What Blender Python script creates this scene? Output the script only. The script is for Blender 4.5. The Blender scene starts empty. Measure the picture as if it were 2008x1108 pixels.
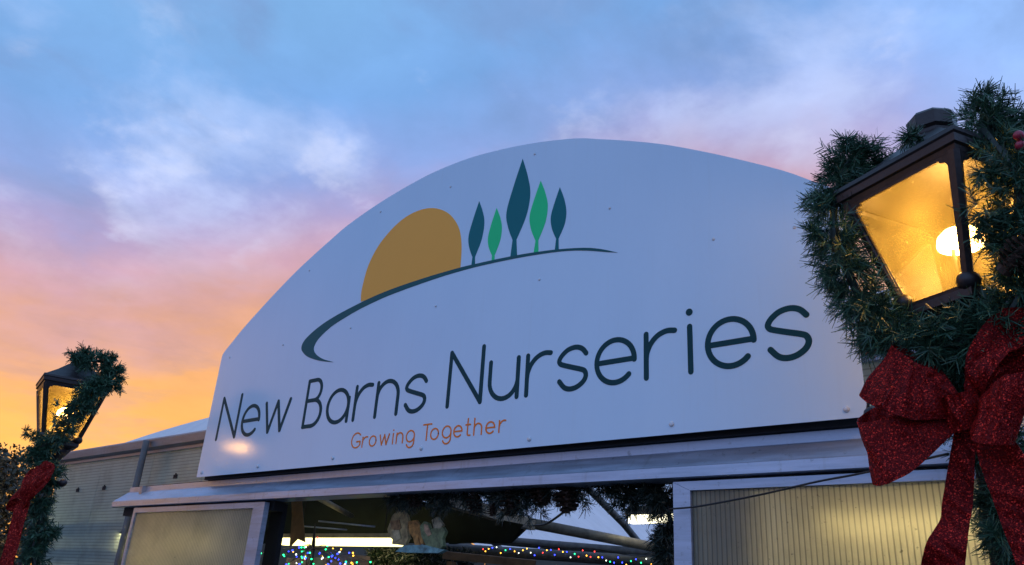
import bpy, bmesh, math, random
from mathutils import Vector, Matrix
import numpy as np

random.seed(7)
rng = np.random.default_rng(11)
S = bpy.context.scene
COL = S.collection
PI = math.pi
R = math.radians
EYE = 1.6

# ------------------------------------------------------------------ camera
cam_d = bpy.data.cameras.new('camera')
cam = bpy.data.objects.new('camera', cam_d)
COL.objects.link(cam)
cam_d.sensor_fit = 'HORIZONTAL'
cam_d.sensor_width = 36.0
cam_d.lens = 27.377
cam_d.clip_start = 0.05
cam_d.clip_end = 2000
cr = Vector((0.76776851, 0.63794648, 0.05963056))
cu = Vector((0.19912494, -0.32602964, 0.92415038))
cf = Vector((-0.60899981, 0.69765963, 0.37734635))
m = Matrix((cr, cu, -cf)).transposed().to_4x4()
m.translation = Vector((0, 0, EYE))
cam.matrix_world = m
S.camera = cam

# ------------------------------------------------------------------ exposure
S.view_settings.view_transform = 'Standard'
S.view_settings.look = 'None'
S.view_settings.exposure = 0.25
S.view_settings.gamma = 1.0
S.view_settings.use_curve_mapping = False
S.cycles.max_bounces = 8
S.cycles.transparent_max_bounces = 16
S.cycles.sample_clamp_indirect = 4.0
S.cycles.use_denoising = True

# ------------------------------------------------------------------ node helper
class NT:
    def __init__(s, tree):
        s.t = tree; s.n = tree.nodes; s.l = tree.links
    def new(s, kind, **kw):
        n = s.n.new(kind)
        for k, v in kw.items():
            setattr(n, k, v)
        return n
    def put(s, sock, v):
        if v is None: return
        if isinstance(v, bpy.types.NodeSocket): s.l.new(v, sock)
        else:
            if isinstance(v, (tuple, list)) and len(v) == 3 and sock.type == 'RGBA': v = (*v, 1)
            sock.default_value = v
    def math(s, op, a, b=0.0, c=None, clamp=False):
        n = s.new('ShaderNodeMath', operation=op, use_clamp=clamp)
        s.put(n.inputs[0], a); s.put(n.inputs[1], b)
        if c is not None: s.put(n.inputs[2], c)
        return n.outputs[0]
    def vmath(s, op, a, b=None, scale=None):
        n = s.new('ShaderNodeVectorMath', operation=op)
        s.put(n.inputs[0], a); s.put(n.inputs[1], b)
        if scale is not None: s.put(n.inputs['Scale'], scale)
        return n.outputs['Value'] if op == 'DOT_PRODUCT' else n.outputs[0]
    def noise(s, vec, scale, detail=4, rough=.55, dist=0, color=False):
        n = s.new('ShaderNodeTexNoise')
        if vec is not None: s.l.new(vec, n.inputs['Vector'])
        n.inputs['Scale'].default_value = scale; n.inputs['Detail'].default_value = detail
        n.inputs['Roughness'].default_value = rough; n.inputs['Distortion'].default_value = dist
        return n.outputs['Color' if color else 'Fac']
    def ramp(s, fac, stops, interp='LINEAR'):
        n = s.new('ShaderNodeValToRGB'); r = n.color_ramp; r.interpolation = interp
        while len(r.elements) < len(stops): r.elements.new(.5)
        for e, (p, c) in zip(r.elements, stops):
            e.position = p
            e.color = (c, c, c, 1) if isinstance(c, (int, float)) else (*c, 1)
        s.put(n.inputs[0], fac)
        return n.outputs[0]
    def mix(s, fac, a, b, blend='MIX'):
        n = s.new('ShaderNodeMix', data_type='RGBA', blend_type=blend)
        s.put(n.inputs[0], fac); s.put(n.inputs[6], a); s.put(n.inputs[7], b)
        return n.outputs[2]
    def maprange(s, v, a, b, c=0.0, d=1.0, smooth=False):
        n = s.new('ShaderNodeMapRange')
        if smooth: n.interpolation_type = 'SMOOTHSTEP'
        s.put(n.inputs[0], v)
        for i, q in enumerate((a, b, c, d)): n.inputs[i + 1].default_value = q
        return n.outputs[0]
    def scalevec(s, vec, sc):
        n = s.new('ShaderNodeMapping'); s.l.new(vec, n.inputs[0]); n.inputs['Scale'].default_value = sc
        return n.outputs[0]

# ------------------------------------------------------------------ world: dusk sky with broken cloud
W = bpy.data.worlds.new('World'); S.world = W; W.use_nodes = True
W.node_tree.nodes.clear()
w = NT(W.node_tree)
out = w.new('ShaderNodeOutputWorld')
dirv = w.new('ShaderNodeTexCoord').outputs['Generated']
sep = w.new('ShaderNodeSeparateXYZ'); w.l.new(dirv, sep.inputs[0])
dz = w.math('MAXIMUM', sep.outputs[2], 0.0)
SUN_AZ = R(-72)
sv = (math.sin(SUN_AZ), math.cos(SUN_AZ), 0)
rv = (math.sin(R(-8)), math.cos(R(-8)), 0)
hl = w.math('SQRT', w.math('ADD', w.math('ADD', w.math('MULTIPLY', sep.outputs[0], sep.outputs[0]), w.math('MULTIPLY', sep.outputs[1], sep.outputs[1])), 1e-5))
toward = w.math('DIVIDE', w.vmath('DOT_PRODUCT', dirv, sv), hl)      # 1 at the sunset, -1 opposite
toright = w.math('DIVIDE', w.vmath('DOT_PRODUCT', dirv, rv), hl)
# cloud-layer coordinates: the direction met with a flat layer overhead
den = w.math('ADD', dz, 0.22)
inv = w.math('DIVIDE', 1.0, den)
cl = w.vmath('SCALE', dirv, None, inv)
cl = w.scalevec(cl, (1.0, 1.0, 0.35))
big = w.noise(cl, 1.3, 5, .55, .4)
mid = w.noise(cl, 2.6, 8, .56, .2)
fine = w.noise(w.scalevec(cl, (1.0, .7, 1.0)), 3.6, 7, .55, .15)
# elevation bent by the cloud, and the warm band climbing toward the right
shift = w.maprange(toright, .42, .98, 0.0, .185, True)
zz = w.math('SUBTRACT', dz, shift)
zz = w.math('ADD', zz, w.math('MULTIPLY', w.math('SUBTRACT', big, .5), -.13))
zz = w.math('ADD', zz, w.math('MULTIPLY', w.math('SUBTRACT', mid, .5), -.12))
zz = w.math('MAXIMUM', zz, 0.0)
warm = w.ramp(zz, [(0.0, (.78, .35, .10)), (.14, (.77, .36, .12)), (.205, (.73, .34, .135)), (.25, (.58, .30, .25)),
                   (.295, (.51, .30, .385)), (.345, (.338, .295, .52)), (.40, (.22, .33, .66)), (.48, (.160, .335, .67)), (.62, (.180, .385, .70)), (1.0, (.19, .41, .75))])
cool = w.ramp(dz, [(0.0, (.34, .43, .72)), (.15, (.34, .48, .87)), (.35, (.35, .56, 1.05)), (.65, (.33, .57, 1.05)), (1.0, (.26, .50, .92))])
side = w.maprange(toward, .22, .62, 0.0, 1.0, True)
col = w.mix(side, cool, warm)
# pale cloud edges in the mid band, blue-grey bellies higher up
edge = w.ramp(mid, [(.48, 0.0), (.68, 1.0)], 'EASE')
band = w.ramp(zz, [(.26, 0.0), (.36, 1.0), (.50, .55), (.70, .25)])
col = w.mix(w.math('MULTIPLY', w.math('MULTIPLY', edge, band), .62), col, (.50, .62, .92))
puff = w.ramp(w.noise(cl, 5.0, 8, .55, .1), [(.56, 0.0), (.70, 1.0)], 'EASE')
col = w.mix(w.math('MULTIPLY', w.math('MULTIPLY', puff, band), .45), col, (.62, .66, .86))
belly = w.ramp(fine, [(.38, 1.0), (.56, 0.0)], 'EASE')
hi = w.ramp(zz, [(.30, 0.0), (.45, 1.0)])
col = w.mix(w.math('MULTIPLY', w.math('MULTIPLY', belly, hi), .62), col, (.165, .27, .51))
# burning streaks low in the sunset
streak = w.ramp(w.noise(w.scalevec(dirv, (2.6, 2.6, 8.0)), 2.4, 7, .58, .3), [(.50, 0.0), (.64, 1.0)], 'EASE')
mauve = w.ramp(w.noise(w.scalevec(dirv, (3.0, 3.0, 13.0)), 2.0, 7, .6, .4), [(.50, 0.0), (.66, 1.0)], 'EASE')
col = w.mix(w.math('MULTIPLY', w.math('MULTIPLY', mauve, w.ramp(dz, [(.12, .5), (.22, 1.0), (.34, 0.0)])), w.maprange(toward, .55, .9, 0.0, .55)), col, (.47, .265, .25))
low = w.ramp(dz, [(.10, 1.0), (.24, 0.0)])
tex = w.maprange(w.noise(cl, 5.5, 8, .6, .2), .3, .7, .92, 1.08)
col = w.mix(1.0, col, tex, 'MULTIPLY')
col = w.mix(w.math('MULTIPLY', w.math('MULTIPLY', streak, low), w.maprange(toward, .6, .95, 0.0, .45)), col, (.98, .47, .03))
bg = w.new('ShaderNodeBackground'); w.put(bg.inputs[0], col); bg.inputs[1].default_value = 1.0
nsky = w.new('ShaderNodeTexSky'); nsky.sky_type = 'NISHITA'; nsky.sun_disc = False
nsky.sun_elevation = R(2.0); nsky.sun_rotation = SUN_AZ
bg2 = w.new('ShaderNodeBackground'); w.put(bg2.inputs[0], nsky.outputs[0]); bg2.inputs[1].default_value = .015
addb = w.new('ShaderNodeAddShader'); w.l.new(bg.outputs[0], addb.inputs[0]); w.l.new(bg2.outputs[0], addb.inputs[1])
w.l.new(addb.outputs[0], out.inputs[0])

# ------------------------------------------------------------------ the sun, all but set
sd = bpy.data.lights.new('sun', 'SUN'); sd.energy = .12; sd.angle = R(4); sd.color = (1, .55, .25)
so = bpy.data.objects.new('sun', sd); COL.objects.link(so)
so.rotation_euler = (-Vector((math.sin(SUN_AZ) * math.cos(R(2)), math.cos(SUN_AZ) * math.cos(R(2)), math.sin(R(2))))).to_track_quat('-Z', 'Y').to_euler()

# ------------------------------------------------------------------ materials
def mat(name):
    m = bpy.data.materials.new(name); m.use_nodes = True
    t = NT(m.node_tree); b = m.node_tree.nodes['Principled BSDF']
    return m, t, b
def simple(name, colr, rough=.5, metal=0.0, var=0.0, scale=8.0, bump=0.0, spec=.5):
    m, t, b = mat(name)
    b.inputs['Roughness'].default_value = rough; b.inputs['Metallic'].default_value = metal
    b.inputs['Specular IOR Level'].default_value = spec
    tc = t.new('ShaderNodeTexCoord').outputs['Object']
    n = t.noise(tc, scale, 6, .6)
    c0 = tuple(c * (1 - var) for c in colr); c1 = tuple(min(1, c * (1 + var)) for c in colr)
    t.put(b.inputs['Base Color'], t.ramp(n, [(.3, c0), (.7, c1)]))
    if bump:
        bn = t.new('ShaderNodeBump'); bn.inputs['Strength'].default_value = bump; bn.inputs['Distance'].default_value = .01
        t.l.new(t.noise(tc, scale * 5, 4), bn.inputs['Height']); t.l.new(bn.outputs[0], b.inputs['Normal'])
    return m
def emit(name, colr, strength):
    m = bpy.data.materials.new(name); m.use_nodes = True; m.node_tree.nodes.clear(); t = NT(m.node_tree)
    o = t.new('ShaderNodeOutputMaterial'); e = t.new('ShaderNodeEmission')
    t.put(e.inputs[0], colr); e.inputs[1].default_value = strength; t.l.new(e.outputs[0], o.inputs[0])
    return m
M = {}
# sign face: white lacquered aluminium composite
mm, t, b = mat('sign_white'); M['sign_white'] = mm
tc = t.new('ShaderNodeTexCoord').outputs['Object']
n = t.noise(t.scalevec(tc, (1.0, 1.0, .35)), 1.4, 6, .6)
run = t.noise(t.scalevec(tc, (16.0, 1.0, .7)), 2.0, 5, .6)
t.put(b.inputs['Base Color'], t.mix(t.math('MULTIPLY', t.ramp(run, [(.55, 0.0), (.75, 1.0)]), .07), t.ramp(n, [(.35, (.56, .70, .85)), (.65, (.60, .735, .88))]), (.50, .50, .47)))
t.put(b.inputs['Roughness'], t.maprange(t.noise(tc, 3.0, 5), .3, .7, .16, .22)); b.inputs['Specular IOR Level'].default_value = .6
bn = t.new('ShaderNodeBump'); bn.inputs['Strength'].default_value = .10; bn.inputs['Distance'].default_value = .02
t.l.new(t.noise(tc, 1.1, 2, .4), bn.inputs['Height']); t.l.new(bn.outputs[0], b.inputs['Normal'])
M['ink_green'] = simple('ink_green', (.009, .052, .062), .5, var=.08, scale=2, spec=.12)
M['ink_hill'] = simple('ink_hill', (.022, .110, .125), .5, var=.06, scale=2, spec=.12)
M['ink_teal'] = simple('ink_teal', (.010, .155, .175), .5, var=.06, scale=2, spec=.12)
M['ink_leaf'] = simple('ink_leaf', (.030, .66, .24), .5, var=.05, scale=2, spec=.12)
M['ink_sun'] = simple('ink_sun', (1.0, .43, .075), .5, var=.02, scale=2, spec=.15)
M['ink_orange'] = simple('ink_orange', (.95, .22, .04), .5, var=.06, scale=6, spec=.15)
M['rivet'] = simple('rivet', (.62, .64, .68), .25, .2, var=.05)
# weathered aluminium
def alu(name, base, rough, streak=.25):
    m, t, b = mat(name)
    tc = t.new('ShaderNodeTexCoord').outputs['Object']
    n1 = t.noise(t.scalevec(tc, (1.2, 3.0, 14.0)), 2.0, 7, .65)
    n2 = t.noise(tc, 26.0, 5, .7)
    n3 = t.noise(t.scalevec(tc, (9.0, 3.0, .8)), 2.0, 6, .6)
    c = t.ramp(n1, [(.3, tuple(x * (1 - streak) for x in base)), (.7, tuple(min(1, x * (1 + streak)) for x in base))])
    c = t.mix(t.math('MULTIPLY', t.ramp(n2, [(.60, 0.0), (.74, 1.0)]), .55), c, (.07, .065, .06))
    c = t.mix(t.math('MULTIPLY', t.ramp(n3, [(.58, 0.0), (.75, 1.0)]), .35), c, (.16, .15, .13))
    t.put(b.inputs['Base Color'], c); b.inputs['Metallic'].default_value = .55
    t.put(b.inputs['Roughness'], t.maprange(n1, .3, .7, rough - .08, rough + .12))
    return m
M['alu'] = alu('aluminium', (.37, .43, .55), .36)
M['alu_dull'] = alu('dull_aluminium', (.34, .34, .36), .5)
M['gutter'] = alu('gutter_metal', (.30, .29, .30), .45)
M['pole'] = simple('pole_paint', (.11, .105, .105), .65, 0, .25)
M['dark_metal'] = simple('dark_metal', (.03, .03, .035), .5, .4, .2)
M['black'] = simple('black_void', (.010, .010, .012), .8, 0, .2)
M['lamp_black'] = simple('lamp_black', (.022, .016, .018), .42, .1, .3, 12, .15)
M['rubber'] = simple('cable_black', (.012, .012, .014), .5)
M['wood'] = simple('timber', (.30, .17, .08), .7, 0, .35, 9, .2)
M['wood_dark'] = simple('weathered_timber', (.12, .075, .055), .75, 0, .35, 9, .2)
M['tan'] = simple('galvanised_tan', (.26, .23, .17), .55, .15, .3, 10)
M['pipe'] = simple('galvanised_pipe', (.12, .125, .12), .5, .3, .3, 10)
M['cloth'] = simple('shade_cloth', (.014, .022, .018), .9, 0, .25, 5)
M['cloth_brown'] = simple('brown_cloth', (.40, .23, .11), .85, 0, .2, 12)
M['wall_far'] = simple('far_wall', (.20, .20, .18), .8, 0, .12, 3)
M['wall_in'] = simple('inside_wall', (.55, .55, .50), .8, 0, .12, 3)
M['cardboard'] = simple('box_card', (.32, .24, .24), .8, 0, .15, 10)
# polycarbonate sheet: fluted, partly see-through, frosted
def poly(name, tint, freq, axis, lines=.4, thru=.30, dirt=.3, trans=.5, rr=.32):
    m = bpy.data.materials.new(name); m.use_nodes = True; t = NT(m.node_tree); t.n.clear()
    o = t.new('ShaderNodeOutputMaterial')
    tc = t.new('ShaderNodeTexCoord').outputs['Object']
    wv = t.new('ShaderNodeTexWave', wave_type='BANDS', bands_direction=axis)
    wv.inputs['Scale'].default_value = freq; wv.inputs['Distortion'].default_value = .12; wv.inputs['Detail'].default_value = 1; t.l.new(tc, wv.inputs[0])
    line = t.ramp(wv.outputs['Fac'], [(.06, 1.0), (.22, 0.0)])
    n = t.noise(tc, 3.0, 7, .65); n2 = t.noise(tc, 45.0, 3, .6)
    c = t.mix(t.math('MULTIPLY', t.ramp(n, [(.45, 0.0), (.75, 1.0)]), dirt), tint, (.16, .17, .12))
    c = t.mix(t.math('MULTIPLY', line, lines), c, tuple(x * .22 for x in tint))
    c = t.mix(t.math('MULTIPLY', t.ramp(n2, [(.66, 0.0), (.74, 1.0)]), .5), c, (.08, .08, .06))
    bmp = t.new('ShaderNodeBump'); bmp.inputs['Strength'].default_value = .5; bmp.inputs['Distance'].default_value = .004; t.l.new(wv.outputs['Fac'], bmp.inputs['Height'])
    df = t.new('ShaderNodeBsdfDiffuse'); t.put(df.inputs[0], c); t.l.new(bmp.outputs[0], df.inputs['Normal'])
    tr = t.new('ShaderNodeBsdfTranslucent'); t.put(tr.inputs[0], c)
    rf = t.new('ShaderNodeBsdfRefraction'); t.put(rf.inputs[0], c); rf.inputs['Roughness'].default_value = rr; rf.inputs['IOR'].default_value = 1.25
    gl = t.new('ShaderNodeBsdfGlossy'); gl.inputs['Roughness'].default_value = .22; t.put(gl.inputs[0], (.9, .9, .9)); t.l.new(bmp.outputs[0], gl.inputs['Normal'])
    a = t.new('ShaderNodeMixShader'); a.inputs[0].default_value = trans; t.l.new(df.outputs[0], a.inputs[1]); t.l.new(tr.outputs[0], a.inputs[2])
    b_ = t.new('ShaderNodeMixShader'); b_.inputs[0].default_value = thru; t.l.new(a.outputs[0], b_.inputs[1]); t.l.new(rf.outputs[0], b_.inputs[2])
    lw = t.new('ShaderNodeFresnel'); lw.inputs[0].default_value = 1.4
    c_ = t.new('ShaderNodeMixShader'); t.l.new(t.math('MULTIPLY', lw.outputs[0], .7), c_.inputs[0]); t.l.new(b_.outputs[0], c_.inputs[1]); t.l.new(gl.outputs[0], c_.inputs[2])
    t.l.new(c_.outputs[0], o.inputs[0])
    return m
M['wall_poly'] = poly('wall_polycarbonate', (.76, .83, .76), 9.5, 'Z', .42, .20, .35, .74)
M['door_poly'] = poly('door_polycarbonate', (.82, .77, .62), 13.0, 'X', .55, .42, .30, .74, .55)
# greenhouse film
def film(name, c0, trans=.75):
    m = bpy.data.materials.new(name); m.use_nodes = True; t = NT(m.node_tree); t.n.clear(); o = t.new('ShaderNodeOutputMaterial')
    tc = t.new('ShaderNodeTexCoord').outputs['Object']
    n = t.noise(t.scalevec(tc, (3.0, .5, .5)), 3.0, 6, .6)
    c = t.ramp(n, [(.3, tuple(x * .88 for x in c0)), (.7, c0)])
    df = t.new('ShaderNodeBsdfDiffuse'); t.put(df.inputs[0], c); tr = t.new('ShaderNodeBsdfTranslucent'); t.put(tr.inputs[0], c)
    a = t.new('ShaderNodeMixShader'); a.inputs[0].default_value = trans; t.l.new(df.outputs[0], a.inputs[1]); t.l.new(tr.outputs[0], a.inputs[2])
    t.l.new(a.outputs[0], o.inputs[0]); return m
M['film'] = film('polythene_film', (.90, .88, .90), .8)
M['film_out'] = film('roof_film', (.92, .90, .92), .35)
# lantern glass: amber, frosted and dirty
mm = bpy.data.materials.new('amber_glass'); mm.use_nodes = True; M['amber'] = mm
t = NT(mm.node_tree); t.n.clear(); o = t.new('ShaderNodeOutputMaterial')
tc = t.new('ShaderNodeTexCoord').outputs['Object']
n1 = t.noise(tc, 7.0, 6, .6, .4); n2 = t.noise(t.scalevec(tc, (1, 1, .35)), 60.0, 5, .65); n3 = t.noise(tc, 110.0, 3, .6)
c = t.ramp(n1, [(.32, (.019, .0150, .0042)), (.68, (.033, .027, .008))])
c = t.mix(t.math('MULTIPLY', t.ramp(n2, [(.62, 0.0), (.74, 1.0)]), .6), c, (.095, .078, .033))
c = t.mix(t.math('MULTIPLY', t.ramp(n3, [(.70, 0.0), (.76, 1.0)]), .7), c, (.012, .007, .002))
tr = t.new('ShaderNodeBsdfTranslucent'); t.put(tr.inputs[0], c)
tp = t.new('ShaderNodeBsdfTransparent'); t.put(tp.inputs[0], (1.0, .88, .60))
gl = t.new('ShaderNodeBsdfGlossy'); gl.inputs['Roughness'].default_value = .12
a = t.new('ShaderNodeMixShader'); a.inputs[0].default_value = .11; t.l.new(tr.outputs[0], a.inputs[1]); t.l.new(tp.outputs[0], a.inputs[2])
fr = t.new('ShaderNodeFresnel'); fr.inputs[0].default_value = 1.35
a2 = t.new('ShaderNodeMixShader'); t.l.new(fr.outputs[0], a2.inputs[0]); t.l.new(a.outputs[0], a2.inputs[1]); t.l.new(gl.outputs[0], a2.inputs[2])
t.l.new(a2.outputs[0], o.inputs[0])
M['bulb'] = emit('lantern_bulb', (1.0, .56, .19), 430.0)
M['tube'] = emit('fluorescent_tube', (1.0, .88, .36), 2.6)
M['tube_pane'] = emit('fluorescent_tube_bare', (1.0, .84, .46), 22.0)
M['tube_white'] = emit('white_tube', (1.0, .93, .66), 3.2)
# needles: tint varies needle by needle
def needle_mat(name, stops, rough=.45):
    m, t, b = mat(name)
    g = t.new('ShaderNodeNewGeometry')
    t.put(b.inputs['Base Color'], t.ramp(g.outputs['Random Per Island'], stops)); b.inputs['Roughness'].default_value = rough
    return m
M['needle'] = needle_mat('pine_needles', [(0, (.014, .050, .032)), (.5, (.030, .095, .056)), (.85, (.060, .15, .082)), (1, (.12, .20, .11))])
M['needle_dark'] = needle_mat('dark_needles', [(0, (.008, .018, .014)), (.85, (.020, .038, .028)), (1, (.16, .15, .10))])
M['needle_frost'] = needle_mat('frosted_needles', [(0, (.008, .02, .014)), (.80, (.02, .05, .03)), (.9, (.35, .35, .32)), (1, (.6, .6, .55))], .3)
M['leaf'] = needle_mat('autumn_leaves', [(0, (.018, .016, .008)), (.5, (.042, .034, .014)), (.85, (.08, .055, .02)), (1, (.12, .075, .025))], .6)
M['bark'] = simple('bark', (.05, .038, .03), .9, 0, .3, 14, .4)
M['cone'] = simple('pine_cone', (.075, .040, .026), .7, 0, .35, 30)
M['berry'] = simple('berry_red', (.33, .02, .05), .3, 0, .15, 20)
# glitter ribbon
def glitter(name, base, hot, flake, flakes=.86):
    m, t, b = mat(name)
    tc = t.new('ShaderNodeTexCoord').outputs['Object']
    v = t.new('ShaderNodeTexVoronoi'); v.inputs['Scale'].default_value = flake; t.l.new(tc, v.inputs['Vector'])
    sp = t.new('ShaderNodeSeparateColor'); t.l.new(v.outputs['Color'], sp.inputs[0])
    n = t.noise(tc, 14.0, 4)
    c = t.mix(t.ramp(n, [(.3, 0.0), (.7, 1.0)]), base, tuple(x * 1.5 for x in base))
    f = t.ramp(sp.outputs[0], [(flakes - .25, 0.0), (flakes, .35), (flakes + .1, 1.0)])
    t.put(b.inputs['Base Color'], t.mix(f, c, hot)); b.inputs['Roughness'].default_value = .42; b.inputs['Specular IOR Level'].default_value = .08
    t.put(b.inputs['Metallic'], t.math('MULTIPLY', f, .9))
    nrm = t.new('ShaderNodeNewGeometry').outputs['Normal']
    off = t.vmath('SCALE', t.vmath('SUBTRACT', v.outputs['Color'], (.5, .5, .5)), None, .75)
    t.l.new(t.vmath('NORMALIZE', t.vmath('ADD', nrm, off)), b.inputs['Normal'])
    return m
M['ribbon'] = glitter('red_glitter_ribbon', (.085, .0018, .0028), (.80, .045, .030), 300.0, .88)
M['ribbon_far'] = glitter('red_velvet_ribbon', (.13, .004, .004), (.7, .06, .04), 160.0, .9)
# paving
mm, t, b = mat('paving'); M['paving'] = mm
tc = t.new('ShaderNodeTexCoord').outputs['Object']
br = t.new('ShaderNodeTexBrick'); br.inputs['Scale'].default_value = 2.5; t.l.new(tc, br.inputs['Vector'])
br.inputs['Color1'].default_value = (.085, .08, .08, 1); br.inputs['Color2'].default_value = (.11, .10, .10, 1); br.inputs['Mortar'].default_value = (.07, .07, .065, 1)
t.put(b.inputs['Base Color'], t.mix(.4, br.outputs['Color'], t.ramp(t.noise(tc, 2.0, 7), [(.3, (.05, .05, .05)), (.7, (.12, .115, .11))]))); b.inputs['Roughness'].default_value = .8

# ------------------------------------------------------------------ mesh helpers
class MB:
    def __init__(s): s.v = []; s.f = []
    def add(s, vs, fs):
        o = len(s.v); s.v += [tuple(p) for p in vs]; s.f += [tuple(i + o for i in f) for f in fs]; return s
    def box(s, x0, x1, y0, y1, z0, z1):
        return s.add([(x0, y0, z0), (x1, y0, z0), (x1, y1, z0), (x0, y1, z0), (x0, y0, z1), (x1, y0, z1), (x1, y1, z1), (x0, y1, z1)],
                     [(3, 2, 1, 0), (4, 5, 6, 7), (0, 1, 5, 4), (1, 2, 6, 5), (2, 3, 7, 6), (3, 0, 4, 7)])
    def prism(s, pts, y0, y1):
        """outline in x,z; front at y0, back at y1"""
        n = len(pts)
        area = sum(pts[i][0] * pts[(i + 1) % n][1] - pts[(i + 1) % n][0] * pts[i][1] for i in range(n))
        if area < 0: pts = pts[::-1]
        return s.add([(x, y0, z) for x, z in pts] + [(x, y1, z) for x, z in pts],
                     [tuple(range(n)), tuple(range(2 * n - 1, n - 1, -1))] + [(i, i + n, (i + 1) % n + n, (i + 1) % n) for i in range(n)])
    def extrude_x(s, prof, x0, x1):
        """closed profile in y,z swept along x"""
        n = len(prof)
        return s.add([(x0, y, z) for y, z in prof] + [(x1, y, z) for y, z in prof],
                     [tuple(range(n))[::-1], tuple(range(n, 2 * n))] + [(i, (i + 1) % n, (i + 1) % n + n, i + n) for i in range(n)])
    def tube(s, path, rad, seg=8, caps=True):
        path = [Vector(p) for p in path]; n = len(path)
        rr = rad if isinstance(rad, (list, tuple)) else [rad] * n
        vs = []; ref = None
        for i, p in enumerate(path):
            d = (path[min(i + 1, n - 1)] - path[max(i - 1, 0)]).normalized()
            if ref is None: ref = d.orthogonal().normalized()
            ref = (ref - d * ref.dot(d)).normalized(); bi = d.cross(ref)
            vs += [p + (ref * math.cos(2 * PI * k / seg) + bi * math.sin(2 * PI * k / seg)) * rr[i] for k in range(seg)]
        fs = [(i * seg + k, i * seg + (k + 1) % seg, (i + 1) * seg + (k + 1) % seg, (i + 1) * seg + k) for i in range(n - 1) for k in range(seg)]
        if caps: fs += [tuple(range(seg))[::-1], tuple(range((n - 1) * seg, n * seg))]
        return s.add(vs, fs)
    def lathe(s, prof, c=(0, 0, 0), seg=16, rot=0.0):
        vs = []
        for r, z in prof: vs += [(c[0] + r * math.cos(2 * PI * k / seg + rot), c[1] + r * math.sin(2 * PI * k / seg + rot), c[2] + z) for k in range(seg)]
        n = len(prof)
        fs = [(i * seg + k, i * seg + (k + 1) % seg, (i + 1) * seg + (k + 1) % seg, (i + 1) * seg + k) for i in range(n - 1) for k in range(seg)]
        fs += [tuple(range(seg))[::-1], tuple(range((n - 1) * seg, n * seg))]
        return s.add(vs, fs)
    def ball(s, c, r, seg=10, rings=6, sz=1.0):
        prof = [(max(r * math.sin(PI * i / rings), 1e-4), -r * sz * math.cos(PI * i / rings)) for i in range(rings + 1)]
        return s.lathe(prof, c, seg)
    def stroke(s, pts, wd, y0, t):
        """flat rounded pen stroke in x,z, raised from y0 toward the viewer by t"""
        pts = [Vector((p[0], p[1])) for p in pts]; n = len(pts); h = wd / 2; L = []; Rr = []
        for i in range(n):
            a = (pts[i] - pts[i - 1]).normalized() if i else (pts[1] - pts[0]).normalized()
            b = (pts[i + 1] - pts[i]).normalized() if i < n - 1 else a
            d = (a + b).normalized(); nn = Vector((-d.y, d.x)); k = h / max(.5, nn.dot(Vector((-a.y, a.x))))
            L.append(pts[i] + nn * k); Rr.append(pts[i] - nn * k)
        d0 = (pts[0] - pts[1]).normalized(); d1 = (pts[-1] - pts[-2]).normalized()
        def cap(c, d): 
            a0 = math.atan2(d.y, d.x); return [c + Vector((math.cos(a0 + q), math.sin(a0 + q))) * h for q in (-PI / 3, -PI / 6, 0, PI / 6, PI / 3)]
        yy = y0 - t
        V3 = lambda p, y: (p.x, y, p.y)
        for i in range(n - 1):
            q = [L[i], Rr[i], Rr[i + 1], L[i + 1]]
            s.add([V3(p, yy) for p in q], [(0, 1, 2, 3)])
        rim = Rr + cap(pts[-1], d1) + L[::-1] + cap(pts[0], d0)
        m_ = len(rim)
        s.add([V3(p, yy) for p in [Rr[-1]] + cap(pts[-1], d1) + [L[-1]]], [tuple(range(7))])
        s.add([V3(p, yy) for p in [L[0]] + cap(pts[0], d0) + [Rr[0]]], [tuple(range(7))])
        s.add([V3(p, yy) for p in rim] + [V3(p, y0) for p in rim], [(i, i + m_, (i + 1) % m_ + m_, (i + 1) % m_) for i in range(m_)])
        return s
    def build(s, name, material, parent=None, smooth=False, loc=None):
        me = bpy.data.meshes.new(name); me.from_pydata(s.v, [], s.f); me.update()
        if material is not None: me.materials.append(material)
        if smooth: me.shade_smooth() if hasattr(me, 'shade_smooth') else None
        o = bpy.data.objects.new(name, me); COL.objects.link(o)
        if parent is not None: o.parent = parent
        if loc is not None: o.location = loc
        return o
def flat_mesh(name, verts, faces, material, parent=None):
    me = bpy.data.meshes.new(name); me.from_pydata(verts, [], faces); me.update(); me.materials.append(material)
    o = bpy.data.objects.new(name, me); COL.objects.link(o)
    if parent is not None: o.parent = parent
    return o
def tag(o, label=None, cat=None, group=None, kind=None):
    if label: o['label'] = label
    if cat: o['category'] = cat
    if group: o['group'] = group
    if kind: o['kind'] = kind
    return o
def empty(name, loc=(0, 0, 0), rz=0.0):
    o = bpy.data.objects.new(name, None); COL.objects.link(o); o.location = loc; o.rotation_euler = (0, 0, rz); o.empty_display_size = .1
    return o
def spline(pts, k=6):
    P = [Vector(p) for p in pts]; n = len(P); res = []
    for i in range(n - 1):
        p0 = P[max(i - 1, 0)]; p1 = P[i]; p2 = P[i + 1]; p3 = P[min(i + 2, n - 1)]
        for j in range(k):
            u = j / k
            res.append(.5 * ((2 * p1) + (p2 - p0) * u + (2 * p0 - 5 * p1 + 4 * p2 - p3) * u * u + (3 * p1 - p0 - 3 * p2 + p3) * u ** 3))
    res.append(P[-1]); return res
def arc(cx, cz, rx, rz, a0, a1, k=18):
    return [(cx + rx * math.cos(R(a0 + (a1 - a0) * i / k)), cz + rz * math.sin(R(a0 + (a1 - a0) * i / k))) for i in range(k + 1)]

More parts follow.
